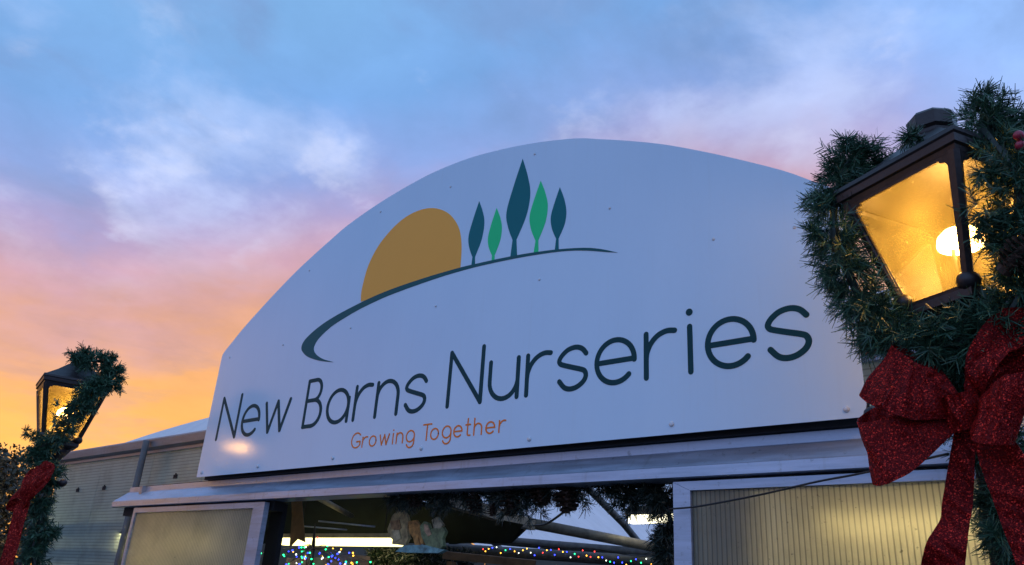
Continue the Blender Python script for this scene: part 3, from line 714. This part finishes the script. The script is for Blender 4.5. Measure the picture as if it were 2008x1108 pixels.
def pine_cone(parent, c, r, axis, seed=0, k=1.35):
    g_ = random.Random(seed); q = MB(); ax = Vector(axis).normalized(); t1 = ax.orthogonal().normalized(); t2 = ax.cross(t1); c = Vector(c)
    q.tube([c - ax * r * k, c + ax * r * k * .8], [r * .5, r * .2], 8)
    for i in range(56):
        u = i / 55; a = i * 2.39996; pr = r * (math.sin(PI * (.12 + .80 * (1 - u))) ** .8); d = t1 * math.cos(a) + t2 * math.sin(a); tt = ax.cross(d)
        b = c + ax * (-r * k + 2 * r * k * u * .92); tip = b + d * pr + ax * r * .22; w_ = r * .24
        q.add([b + tt * w_ * .5, b - tt * w_ * .5, tip - tt * w_, tip + d * r * .10 - ax * r * .05, tip + tt * w_, tip - ax * r * .12], [(0, 1, 2, 3, 4), (1, 0, 5), (0, 4, 5), (4, 3, 5), (3, 2, 5), (2, 1, 5)])
    return q.build('pine_cone', M['cone'], parent)
def garland(name, pts, rads, label, cat, n_sprig, per, length, nl, nw, seed, material, group=None, twigs=(), loc=None, wire=.25):
    P = spline([p for p in pts], 5); idx = np.linspace(0, len(rads) - 1, len(P)); rr = np.interp(idx, range(len(rads)), rads)
    o0 = Vector(loc if loc is not None else pts[0]); e = empty(name, o0); tag(e, label, cat, group)
    P = [p - o0 for p in P]
    q = MB(); q.tube(P, [float(r * wire) for r in rr], 7); q.build('core', M['needle_dark'], e)
    V, F = needles(P, rr, n_sprig, per, length, nl, nw, seed)
    for j, (a, b) in enumerate(twigs):
        a = Vector(a) - o0; b = Vector(b) - o0
        v2, f2 = needles([a, a.lerp(b, .5), b], .012, 16, per // 2, (b - a).length * .25, nl, nw, seed + 40 + j)
        F = np.vstack([F, f2 + len(V)]); V = np.vstack([V, v2])
    fo = quads('foliage', V, F, material, e); fo['kind'] = 'stuff'
    return e, o0
# right lamp: wound round the lantern, down the back, under it and up its right side
ge, go = garland('garland', [(-0.596, 3.136, 3.308), (-0.721, 3.097, 3.330), (-0.787, 3.008, 3.374), (-0.849, 2.946, 3.203), (-0.854, 2.874, 2.979), (-0.811, 2.900, 2.796), (-0.751, 2.903, 2.627), (-0.628, 2.874, 2.513), (-0.482, 2.855, 2.492), (-0.344, 2.829, 2.536), (-0.253, 2.812, 2.672), (-0.234, 2.762, 2.848), (-0.223, 2.765, 3.028), (-0.291, 2.796, 3.251), (-0.212, 2.876, 3.244), (-0.137, 2.983, 3.096)],
    [.04, .07, .075, .06, .06, .065, .065, .068, .07, .06, .058, .050, .055, .080, .078, .075],
    'thick green pine garland with red berries wound round the lantern right of the sign', 'garland', 900, 40, .098, .051, .0035, 3, M['needle'], 'garlands wound round the lamp posts',
    twigs=[((-0.281, 2.781, 2.794), (-0.347, 2.675, 2.914)), ((-0.258, 2.765, 2.837), (-0.349, 2.717, 2.823)), ((-0.837, 2.852, 2.988), (-0.933, 2.792, 3.000)), ((-0.766, 2.988, 3.357), (-0.786, 2.924, 3.453)), ((-0.471, 2.805, 3.274), (-0.532, 2.769, 3.277)), ((-0.421, 2.858, 1.854), (-0.495, 2.803, 1.882)), ((-0.280, 2.800, 3.324), (-0.264, 2.772, 3.371)), ((-0.258, 2.712, 2.994), (-0.304, 2.678, 3.006))])
for i, (c, r) in enumerate((((-0.182, 2.663, 3.096), .017), ((-0.184, 2.670, 3.063), .016))):
    q = MB(); q.ball(tuple(Vector(c) - go), r, 14, 9); q.build('berry', M['berry'], ge, True)
pine_cone(ge, Vector((-0.248, 2.703, 2.704)) - go, .055, (.5, -.3, .3), 5)
# foliage hanging on the post below the lantern
ge2, go2 = garland('garland', [(-0.617, 2.924, 2.565), (-0.544, 2.920, 2.487), (-0.489, 2.934, 2.401), (-0.476, 2.943, 2.287), (-0.454, 2.955, 2.152), (-0.437, 2.963, 1.991), (-0.422, 2.958, 1.866), (-0.428, 2.946, 1.732)],
    [.06, .085, .075, .06, .055, .05, .05, .05], 'dark pine garland trailing down the post behind the large red bow', 'garland', 330, 38, .09, .051, .0035, 9, M['needle'], 'garlands wound round the lamp posts')
# left lamp
ge3, go3 = garland('garland', [(-7.223, 2.544, 3.370), (-7.136, 2.631, 3.330), (-7.130, 2.761, 3.335), (-7.121, 2.861, 3.251), (-7.082, 2.771, 3.145), (-7.067, 2.677, 3.075), (-7.066, 2.632, 2.949), (-7.103, 2.598, 2.813), (-7.137, 2.567, 2.671), (-7.247, 2.488, 2.546), (-7.285, 2.478, 2.432), (-7.214, 2.582, 2.361), (-7.224, 2.593, 2.218), (-7.219, 2.580, 2.053), (-7.184, 2.640, 1.899), (-7.199, 2.614, 1.759), (-7.177, 2.678, 1.552)],
    [.05, .075, .045, .03, .05, .06, .036, .034, .05, .065, .065, .065, .065, .065, .085, .075, .07], 'green pine garland wound round the smaller far lantern and its post at the left', 'garland', 560, 30, .080, .052, .007, 21, M['needle'], 'garlands wound round the lamp posts',
    twigs=[((-7.117, 2.788, 3.154), (-7.075, 2.909, 3.122)), ((-7.136, 2.754, 3.320), (-7.099, 2.793, 3.406)), ((-7.036, 2.626, 2.891), (-7.081, 2.451, 2.867)), ((-7.054, 2.609, 2.824), (-7.094, 2.469, 2.760)), ((-7.236, 2.431, 2.611), (-7.269, 2.312, 2.654)), ((-7.020, 2.654, 2.918), (-6.981, 2.712, 2.895)), ((-7.229, 2.510, 2.455), (-7.284, 2.346, 2.452)), ((-7.181, 2.653, 1.861), (-7.103, 2.741, 1.909))])
# doorway garland under the header and down the right jamb
dpts = [(-4.152, 3.660, 2.232), (-3.996, 3.660, 2.207), (-3.752, 3.660, 2.193), (-3.552, 3.660, 2.244), (-3.351, 3.660, 2.205), (-3.083, 3.660, 2.190), (-2.911, 3.660, 2.231), (-2.707, 3.660, 2.206), (-2.515, 3.660, 2.249), (-2.332, 3.660, 2.192), (-2.174, 3.660, 2.160), (-2.068, 3.670, 2.148), (-2.035, 3.670, 2.025), (-2.038, 3.670, 1.902), (-2.040, 3.670, 1.758)]
ge4, go4 = garland('garland', dpts, [.03, .05, .055, .03, .05, .06, .03, .05, .02, .06, .075, .06, .04, .035, .035], 'dark pine garland with cones hung inside the doorway under the header beam', 'garland', 430, 30, .080, .058, .0042, 31, M['needle_dark'],
    twigs=[((-4.000, 3.660, 2.231), (-3.906, 3.620, 2.092)), ((-3.766, 3.660, 2.223), (-3.644, 3.620, 2.097)), ((-3.610, 3.660, 2.233), (-3.601, 3.620, 2.114)), ((-3.354, 3.660, 2.230), (-3.329, 3.620, 2.090)), ((-3.165, 3.660, 2.217), (-3.090, 3.620, 2.057)), ((-2.987, 3.660, 2.225), (-2.919, 3.620, 2.031)), ((-2.918, 3.660, 2.223), (-2.832, 3.620, 2.058)), ((-2.725, 3.660, 2.224), (-2.662, 3.620, 2.094)), ((-2.647, 3.660, 2.232), (-2.532, 3.620, 2.118)), ((-2.397, 3.660, 2.230), (-2.296, 3.620, 2.075)), ((-2.290, 3.660, 2.212), (-2.227, 3.620, 2.043)), ((-2.183, 3.660, 2.202), (-2.101, 3.620, 2.041)), ((-2.074, 3.660, 2.190), (-2.083, 3.620, 2.056)), ((-3.065, 3.660, 2.219), (-2.990, 3.620, 2.066))])
for i, (c, r) in enumerate((((-3.061, 3.620, 2.134), .062), ((-2.651, 3.620, 2.159), .075), ((-2.839, 3.620, 2.177), .060), ((-3.892, 3.620, 2.189), .055), ((-3.201, 3.620, 2.094), .030), ((-3.351, 3.620, 2.142), .050))):
    pine_cone(ge4, Vector(c) - go4, r, (.3, -.2, -1), i, 1.2)

# ------------------------------------------------------------------ ribbon bows
def ribbon(parent, name, centre, wvec, material, thick=.004, k=10, m_=11):
    seed_ = random.random() * 6
    """strip along a path of (point, half width vector)"""
    C_ = spline(centre, k); Wv = spline(wvec, k); n = len(C_)
    vs = []; fs = []
    for i in range(n):
        d = (C_[min(i + 1, n - 1)] - C_[max(i - 1, 0)]).normalized(); nr = d.cross(Wv[i]).normalized()
        for side in (1, -1):
            for j in range(m_):
                u = -1 + 2 * j / (m_ - 1)
                vs.append(C_[i] + Wv[i] * u + nr * (thick * .5 * side + .004 * math.sin(i * .5 + u * 2.1) * (1 - .3 * abs(u)) + .0022 * math.sin(i * 1.1 + u * 5.0) + .0022 * math.cos(u * 4.2 + seed_)))
    st = 2 * m_
    for i in range(n - 1):
        a = i * st; b = a + st
        for j in range(m_ - 1):
            fs += [(a + j, a + j + 1, b + j + 1, b + j), (a + m_ + j + 1, a + m_ + j, b + m_ + j, b + m_ + j + 1)]
        fs += [(a, b, b + m_, a + m_), (a + m_ - 1, a + 2 * m_ - 1, b + 2 * m_ - 1, b + m_ - 1)]
    for a in (0, (n - 1) * st):
        fs += [(a + j, a + j + m_, a + j + m_ + 1, a + j + 1) for j in range(m_ - 1)]
    q = MB(); q.add(vs, fs); return q.build(name, material, parent, False)
def bow_loop(parent, o0, knot, a, b, open_, material, bulge=.5, name='loop'):
    """from the knot out to the fold a-b and back; the two layers stand apart by open_"""
    K = Vector(knot) - o0; A = Vector(a) - o0; B = Vector(b) - o0; T = (A + B) / 2; h = (A - B) / 2; op = Vector(open_)
    kw = h * .33
    cs = [K, K.lerp(T, .45) + op * .9, K.lerp(T, .85) + op * .8, T + (T - K).normalized() * .012, K.lerp(T, .85) - op * .8, K.lerp(T, .45) - op * .9, K]
    ws = [kw, h * .84, h * .99, h, h * .99, h * .84, kw]
    return ribbon(parent, name, cs, ws, material)
bw = empty('ribbon_bow', (-0.481, 2.747, 2.235)); b0 = Vector(bw.location); tag(bw, 'large red glitter bow with trailing tails tied below the right lantern', 'bow', 'red bows on the lamp posts')
RB = M['ribbon']
K = (-0.502, 2.783, 2.242)
bow_loop(bw, b0, K, (-0.667, 2.807, 2.493), (-0.787, 2.781, 2.325), (.012, .030, .012), RB)
bow_loop(bw, b0, (-0.497, 2.744, 2.236), (-0.590, 2.666, 2.382), (-0.669, 2.600, 2.239), (.012, .030, .014), RB)
bow_loop(bw, b0, (-0.503, 2.746, 2.221), (-0.766, 2.682, 2.233), (-0.729, 2.669, 2.027), (.03, .07, .055), RB)
bow_loop(bw, b0, (-0.455, 2.788, 2.258), (-0.324, 2.804, 2.556), (-0.196, 2.865, 2.534), (.03, .05, -.01), RB)
bow_loop(bw, b0, (-0.449, 2.750, 2.243), (-0.373, 2.721, 2.399), (-0.291, 2.709, 2.400), (.035, .03, .0), RB)
bow_loop(bw, b0, (-0.442, 2.714, 2.224), (-0.368, 2.628, 2.100), (-0.261, 2.616, 2.299), (.02, .06, .01), RB)
# knot wrap
kc = Vector((-0.476, 2.718, 2.229)) - b0
cs = []; ws = []
ax = (Vector((-0.477, 2.704, 2.284)) - Vector((-0.475, 2.730, 2.174))) / 2
perp = Vector((-0.420, 2.725, 2.239)) - Vector((-0.476, 2.718, 2.229)); dep = (b0 - Vector((0, 0, EYE))).normalized()
for k_ in range(9):
    a_ = 2 * PI * k_ / 8; cs.append(kc + perp * .85 * math.cos(a_) + dep * (.055 * math.sin(a_) + .02)); ws.append(ax)
ribbon(bw, 'knot', cs, ws, RB)
# tails
def wv(a, b): return (Vector(a) - Vector(b)) / 2
def md(a, b): return (Vector(a) + Vector(b)) / 2 - b0
tl = [((-0.517, 2.770, 2.196), (-0.456, 2.783, 2.182)), ((-0.545, 2.764, 2.093), (-0.480, 2.788, 2.085)), ((-0.580, 2.756, 1.968), (-0.502, 2.782, 1.962)), ((-0.592, 2.740, 1.906), (-0.516, 2.766, 1.900)), ((-0.623, 2.688, 1.841), (-0.528, 2.730, 1.824)), ((-0.654, 2.707, 1.770), (-0.546, 2.742, 1.753)), ((-0.678, 2.716, 1.669), (-0.570, 2.751, 1.655))]
ribbon(bw, 'tail', [md(*p) for p in tl], [wv(*p) for p in tl], RB)
tr_ = [((-0.467, 2.749, 2.188), (-0.399, 2.735, 2.210)), ((-0.461, 2.741, 2.076), (-0.352, 2.729, 2.120)), ((-0.441, 2.730, 1.968), (-0.314, 2.733, 2.001)), ((-0.426, 2.733, 1.874), (-0.296, 2.748, 1.903)), ((-0.411, 2.733, 1.790), (-0.288, 2.747, 1.807)), ((-0.404, 2.739, 1.683), (-0.296, 2.752, 1.701))]
ribbon(bw, 'tail', [md(*p) for p in tr_], [wv(*p) for p in tr_], RB)
# left bow, seen from the side
b2 = empty('ribbon_bow', (-7.070, 2.433, 2.191)); b0 = Vector(b2.location); tag(b2, 'smaller red bow seen edge on, on the left lamp post', 'bow', 'red bows on the lamp posts')
RF = M['ribbon_far']
bow_loop(b2, b0, (-7.129, 2.436, 2.094), (-7.038, 2.462, 2.411), (-6.981, 2.510, 2.383), (.05, .02, .0), RF)
bow_loop(b2, b0, (-7.135, 2.419, 2.092), (-7.145, 2.418, 2.345), (-7.086, 2.459, 2.372), (.05, .02, .0), RF)
bow_loop(b2, b0, (-7.092, 2.402, 2.030), (-7.057, 2.334, 2.098), (-7.006, 2.366, 2.211), (.05, .05, .02), RF)
tl = [((-7.101, 2.360, 2.111), (-7.052, 2.446, 2.093)), ((-7.071, 2.351, 1.946), (-7.024, 2.432, 1.916)), ((-7.056, 2.352, 1.795), (-7.007, 2.433, 1.783)), ((-7.039, 2.345, 1.646), (-6.990, 2.428, 1.623)), ((-7.017, 2.346, 1.465), (-6.979, 2.454, 1.436))]
ribbon(b2, 'tail', [md(*p) for p in tl], [wv(*p) for p in tl], RF)

# ------------------------------------------------------------------ cables
def cable(name, pts, r, label):
    P = spline(pts, 6); o0 = P[0]; q = MB(); q.tube([p - o0 for p in P], r, 6); o = q.build(name, M['rubber'], None, True, o0); tag(o, label, 'cable'); return o
cable('cable', [(-1.923, 3.460, 2.053), (-1.788, 3.450, 2.058), (-1.628, 3.440, 2.076), (-1.424, 3.420, 2.103), (-1.182, 3.380, 2.138), (-1.002, 3.340, 2.155), (-0.822, 3.250, 2.167), (-0.612, 3.100, 2.171)], .0045, 'thin black cable drooping across the right door frame to the lamp post')
cable('cable', [(-2.689, 3.800, 2.225), (-3.309, 4.600, 2.264), (-4.186, 5.600, 2.297), (-5.105, 6.600, 2.343), (-5.895, 7.400, 2.418)], .012, 'black cable looping from the doorway garland down to the tan rail')

# ------------------------------------------------------------------ things inside the doorway
def quad_cloth(name, corners, material, label, cat, fold=.04, nu=26, nv=10):
    a, b, c, d = [Vector(p) for p in corners]; q = MB(); vs = []
    nrm = (b - a).cross(d - a).normalized()
    for j in range(nv + 1):
        for i in range(nu + 1):
            u, v = i / nu, j / nv; p = a.lerp(b, u).lerp(d.lerp(c, u), v)
            vs.append(p + nrm * fold * (math.sin(u * 19 + v * 2) * .5 + math.sin(u * 7 + 1) * .6))
    o0 = Vector(vs[0]); q.add([v - o0 for v in vs], [(j * (nu + 1) + i, j * (nu + 1) + i + 1, (j + 1) * (nu + 1) + i + 1, (j + 1) * (nu + 1) + i) for j in range(nv) for i in range(nu)])
    o = q.build(name, material, None, True, o0); tag(o, label, cat); return o
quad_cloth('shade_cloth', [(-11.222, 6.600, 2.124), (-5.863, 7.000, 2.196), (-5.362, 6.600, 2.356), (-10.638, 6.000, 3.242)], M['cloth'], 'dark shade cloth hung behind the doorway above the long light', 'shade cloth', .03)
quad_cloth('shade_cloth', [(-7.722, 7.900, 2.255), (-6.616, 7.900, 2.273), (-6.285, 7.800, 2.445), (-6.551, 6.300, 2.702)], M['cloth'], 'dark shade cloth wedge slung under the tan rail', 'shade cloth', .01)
# forked brown ribbon
q = MB(); rb0 = Vector((-6.035, 4.200, 2.387))
pts = [(-6.122, 4.200, 2.399), (-5.970, 4.200, 2.393), (-5.933, 4.200, 2.283), (-5.797, 4.200, 1.951), (-5.909, 4.200, 1.977), (-6.007, 4.200, 1.906), (-6.045, 4.200, 2.177)]
q.prism([(p[0] - rb0.x, p[2] - rb0.z) for p in pts], -.003, .003); rbn = q.build('hanging_ribbon', M['cloth_brown'], None, False, rb0); tag(rbn, 'brown ribbon with a forked end hanging in the left of the doorway', 'ribbon')
# painted cut-out with sledge and deer
co = Vector((-4.138, 3.900, 2.146)); cut = empty('hanging_ornament', co); tag(cut, 'painted cut-out of a robed figure, a deer and a green sledge, under the doorway garland', 'ornament')
def cutp(pp, name, colr, y0, y1):
    q = MB(); q.prism([(p[0] - co.x, p[2] - co.z) for p in pp], y0, y1); q.build(name, simple(name + '_paint', colr, .6, 0, .6, 26), cut)
cutp([(-4.342, 3.900, 2.143), (-4.279, 3.900, 2.145), (-4.236, 3.900, 2.113), (-4.214, 3.900, 2.071), (-4.215, 3.900, 2.010), (-4.196, 3.900, 1.959), (-4.219, 3.900, 1.908), (-4.357, 3.900, 1.917), (-4.357, 3.900, 1.948), (-4.398, 3.900, 1.969), (-4.423, 3.900, 2.018), (-4.400, 3.900, 2.074), (-4.390, 3.900, 2.109)], 'robed_figure', (.44, .33, .15), -.012, .012)
cutp([(-4.400, 3.900, 2.074), (-4.305, 3.900, 2.079), (-4.274, 3.900, 2.024), (-4.324, 3.900, 2.003), (-4.376, 3.900, 2.024)], 'hood', (.32, .19, .08), -.018, -.0125)
cutp([(-4.368, 3.900, 2.011), (-4.293, 3.900, 2.010), (-4.263, 3.900, 1.955), (-4.323, 3.900, 1.935)], 'robe_front', (.58, .48, .27), -.019, -.0125)
cutp([(-4.219, 3.900, 2.068), (-4.138, 3.900, 2.077), (-4.091, 3.900, 2.036), (-4.073, 3.900, 1.982), (-4.038, 3.900, 1.913), (-4.069, 3.900, 1.922), (-4.101, 3.900, 1.969), (-4.079, 3.900, 1.889), (-4.114, 3.900, 1.889), (-4.150, 3.900, 1.959), (-4.191, 3.900, 1.993)], 'deer', (.5, .24, .06), -.010, .010)
cutp([(-4.091, 3.900, 2.036), (-4.055, 3.900, 2.066), (-4.013, 3.900, 2.056), (-3.987, 3.900, 2.009), (-3.954, 3.900, 2.022), (-3.868, 3.900, 2.028), (-3.840, 3.900, 1.998), (-3.863, 3.900, 1.956), (-3.848, 3.900, 1.910), (-3.883, 3.900, 1.884), (-4.012, 3.900, 1.909), (-4.066, 3.900, 1.969)], 'sledge', (.20, .26, .13), -.014, .014)
cutp([(-4.047, 3.900, 2.049), (-4.011, 3.900, 2.042), (-3.964, 3.900, 1.982), (-3.996, 3.900, 1.966), (-4.036, 3.900, 2.002)], 'sack', (.52, .34, .21), -.020, -.0145)
cutp([(-3.977, 3.900, 2.075), (-3.930, 3.900, 2.095), (-3.865, 3.900, 2.041), (-3.891, 3.900, 2.018), (-3.950, 3.900, 2.022)], 'sledge_load', (.5, .45, .3), -.017, .006)
cutp([(-4.301, 3.900, 1.867), (-4.224, 3.900, 1.908), (-4.023, 3.900, 1.913), (-3.825, 3.900, 1.882), (-3.880, 3.900, 1.862), (-4.196, 3.900, 1.861)], 'base_board', (.16, .34, .36), -.022, .020)
q = MB(); q.tube([tuple(Vector((-4.293, 3.900, 2.139)) - co), tuple(Vector((-4.145, 3.750, 2.282)) - co)], .002, 5); q.tube([tuple(Vector((-3.969, 3.900, 2.022)) - co), tuple(Vector((-3.853, 3.750, 2.271)) - co)], .002, 5); q.build('hanging_thread', M['rubber'], cut)
# shelf rack with boxes
sh = empty('shelf_rack', (-7.665, 5.900, 1.782)); s0 = Vector(sh.location); sh.location.z = 0; s0.z = 0
tag(sh, 'timber shelf rack under the coloured light spray', 'shelf')
q = MB(); zt_ = (-7.663, 5.900, 1.771)[2]
q.box(-1.0, 1.0, -.2, .2, zt_ - .03, zt_); q.build('board', M['wood_dark'], sh)
for px_ in (-.95, .95):
    for py_ in (-.17, .17):
        q = MB(); q.box(px_ - .02, px_ + .02, py_ - .02, py_ + .02, 0, zt_ - .031); q.build('leg', M['wood_dark'], sh)
for i, (xa, xb, h, lb) in enumerate((( (-8.213, 5.800, 1.875)[0], (-7.842, 5.800, 1.881)[0], .13, 'leftmost grey box on the shelf below the coloured lights'), ((-7.813, 5.800, 1.882)[0], (-7.452, 5.800, 1.888)[0], .14, 'middle grey box on the shelf below the coloured lights'), ((-7.398, 5.800, 1.889)[0], (-7.031, 5.800, 1.896)[0], .18, 'rightmost, tallest grey box on the shelf below the coloured lights'))):
    q = MB(); w2 = (xb - xa) / 2; q.box(-w2, w2, -.12, .12, 0, h); q.box(-w2 - .004, w2 + .004, -.124, .124, h - .05, h + .004)
    o = q.build('storage_box', M['cardboard'], None, False, ((xa + xb) / 2, 5.85, zt_ + .001)); tag(o, lb, 'box', 'boxes on the shelf')
# spray of coloured lights
LC = {'green': emit('led_green', (.02, .9, .25), 5), 'blue': emit('led_blue', (.03, .05, 1.0), 6), 'amber': emit('led_amber', (1.0, .45, .04), 5), 'red': emit('led_red', (1.0, .05, .04), 4), 'white': emit('led_white', (.9, .95, .8), 3)}
lc = Vector((-7.164, 5.300, 1.989)); spry = empty('light_spray', (lc.x, lc.y, 0)); tag(spry, 'spray of green, blue and amber lights on fine branches behind the doorway', 'string lights')
q = MB(); q.tube([(0, 0, 0), (0, 0, lc.z), tuple(Vector((-7.192, 5.300, 2.237)) - spry.location)], [.02, .022, .006], 7); q.build('stem', M['dark_metal'], spry)
bq = MB(); gl_r = random.Random(4)
bm_ = {}
for k_ in LC:
    qq = MB(); qq.ball((0, 0, 0), .0085, 8, 5); ob = qq.build('bulb', LC[k_], spry); bm_[k_] = [ob, 0]
def bulb(kind, loc):
    ob, used = bm_[kind]
    o = ob if not used else ob.copy()
    if used: COL.objects.link(o)
    bm_[kind][1] += 1; o.location = loc
for k_ in range(60):
    a_ = gl_r.uniform(0, 2 * PI); L_ = gl_r.uniform(.22, .85); tip = Vector((math.cos(a_) * L_, math.sin(a_) * L_ * .7, lc.z + .02 - .20 * L_ + gl_r.uniform(-.10, .05)))
    bq.tube([(0, 0, lc.z), (tip.x * .5, tip.y * .5, (lc.z + tip.z) / 2 + .03), tuple(tip)], .0035, 4)
    c_ = gl_r.choice(['green', 'green', 'blue', 'blue', 'amber', 'white'])
    bulb(c_, tip)
    if k_ % 2: bulb(gl_r.choice(['green', 'blue', 'amber']), (tip.x * .7, tip.y * .7, lc.z * .3 + tip.z * .7 + .02))
for k_ in bm_:
    if not bm_[k_][1]: bulb(k_, (.05, 0, lc.z + .1))
bq.build('branches', M['tan'], spry)
# string of lights along the far pipes
sp0 = Vector((-7.706, 8.600, 2.317)); sl = empty('string_lights', sp0); tag(sl, 'string of tiny coloured lights along the pipes, right half of the doorway', 'string lights')
slp = [(-7.706, 8.600, 2.317), (-7.099, 8.650, 2.324), (-6.526, 8.700, 2.280), (-5.991, 8.750, 2.276), (-5.487, 8.800, 2.212), (-4.944, 8.850, 2.199)]
P = [p - sp0 for p in spline(slp, 8)]; q = MB(); q.tube(P, .006, 4); q.build('wire', M['rubber'], sl)
bm_ = {}
for k_ in ('green', 'blue', 'amber', 'red', 'white'):
    qq = MB(); qq.ball((0, 0, 0), .009, 6, 4); bm_[k_] = [qq.build('bulb', LC[k_], sl), 0]
for i in range(46):
    u = i / 45 * (len(P) - 1); a_ = int(min(u, len(P) - 2)); p_ = P[a_].lerp(P[a_ + 1], u - a_)
    bulb(['green', 'red', 'amber', 'blue', 'white', 'blue', 'green', 'amber'][gl_r.randrange(8)], p_ + Vector((0, -.02, -gl_r.uniform(.01, .13))))
for k_ in bm_:
    if not bm_[k_][1]: bulb(k_, P[3])
# frosted artificial tree and a timber bench edge
tc_ = Vector((-6.928, 6.600, 2.033)); at = empty('artificial_hedge', (tc_.x, tc_.y, 0)); tag(at, 'dark artificial hedge with glinting frosted leaves under the painted cut-out', 'hedge')
hw = ((-6.189, 6.600, 2.042)[0] - (-7.656, 6.600, 2.024)[0]) / 2
q = MB(); q.box(-hw + .08, hw - .08, -.12, .25, 0, tc_.z - .07); q.build('frame', M['black'], at)
V = None
for i in range(230):
    g2 = random.Random(i); z_ = tc_.z - .03 - g2.random() ** 2 * .9; x_ = g2.uniform(-hw, hw); y_ = -.13 if g2.random() < .6 else g2.uniform(-.13, .2)
    if y_ > -.13: z_ = tc_.z - .03
    v2, f2 = needles([(x_, y_ + .06, z_ - .05), (x_, y_ - .02, z_), (x_ + g2.uniform(-.05, .05), y_ - .07, z_ + .02)], .03, 9, 12, .08, .05, .008, i)
    if V is None: V, F = v2, f2
    else: F = np.vstack([F, f2 + len(V)]); V = np.vstack([V, v2])
fo = quads('foliage', V, F, M['needle_frost'], at); fo['kind'] = 'stuff'
be = Vector((-5.004, 5.600, 1.917)); bn_ = empty('bench', (be.x, be.y, 0)); tag(bn_, 'orange brown timber bench rail below the string lights', 'bench')
pa = Vector((-5.245, 5.300, 1.943)) - Vector(bn_.location); pb = Vector((-4.650, 5.900, 1.919)) - Vector(bn_.location)
q = MB(); q.tube([pa, pb], .045, 4); q.build('rail', M['wood'], bn_)
for p_ in (pa.lerp(pb, .1), pa.lerp(pb, .9)):
    q = MB(); q.box(p_.x - .03, p_.x + .03, p_.y - .03, p_.y + .03, 0, p_.z - .05); q.build('leg', M['wood'], bn_)

# ------------------------------------------------------------------ trees behind the left lamp
def tree(name, loc, h, cr_, ch, n_leaf, ls, seed, label):
    g_ = np.random.default_rng(seed); e = empty(name, loc); tag(e, label, 'tree', 'trees beyond the left lamp'); rr = random.Random(seed)
    q = MB(); q.tube([(0, 0, 0), (.03, .02, h * .35), (0, .05, h * .7), (.05, 0, h * .96)], [.12, .09, .05, .012], 8)
    centres = []
    for i in range(22):
        a_ = rr.uniform(0, 2 * PI); z0 = h * rr.uniform(.25, .75); L_ = cr_ * rr.uniform(.5, 1.0)
        p1 = Vector((math.cos(a_) * L_ * .5, math.sin(a_) * L_ * .5, z0 + L_ * .35)); p2 = Vector((math.cos(a_) * L_, math.sin(a_) * L_, min(h * .98, z0 + L_ * rr.uniform(.5, .9))))
        q.tube([(0, 0, z0), p1, p2], [.035, .02, .006], 5); centres += [p1, p2, p1.lerp(p2, .5)]
    q.build('trunk', M['bark'], e)
    c = np.array([tuple(p) for p in centres]); k = n_leaf
    p = c[g_.integers(0, len(c), k)] + np.clip(g_.normal(size=(k, 3)), -1.7, 1.7) * cr_ * .21
    a = g_.normal(size=(k, 3)); a /= np.linalg.norm(a, axis=1)[:, None]; b = np.cross(a, g_.normal(size=(k, 3))); b /= np.linalg.norm(b, axis=1)[:, None]
    s = ls * g_.uniform(.6, 1.3, k)[:, None]
    V = np.stack([p - a * s, p - b * s * .55, p + a * s, p + b * s * .55], 1).reshape(-1, 3)
    fo = quads('crown', V, np.arange(4 * k).reshape(-1, 4), M['leaf'], e); fo['kind'] = 'stuff'
    return e
tree('tree', (-14.6, 4.15, 0), 3.45, 1.25, 1.5, 42000, .042, 2, 'brown leaved bushy tree at the left edge behind the near lamp post')
tree('tree', (-12.9, 3.05, 0), 2.75, 1.1, 1.2, 34000, .038, 5, 'lower dark shrub at the left edge below the brown tree')
tt = (-19.493, 7.377, 4.171)
tree('tree', (tt[0], tt[1], 0), tt[2], 1.5, 1.5, 9000, .05, 8, 'distant tree top just showing over the greenhouse gutter beside the lantern')
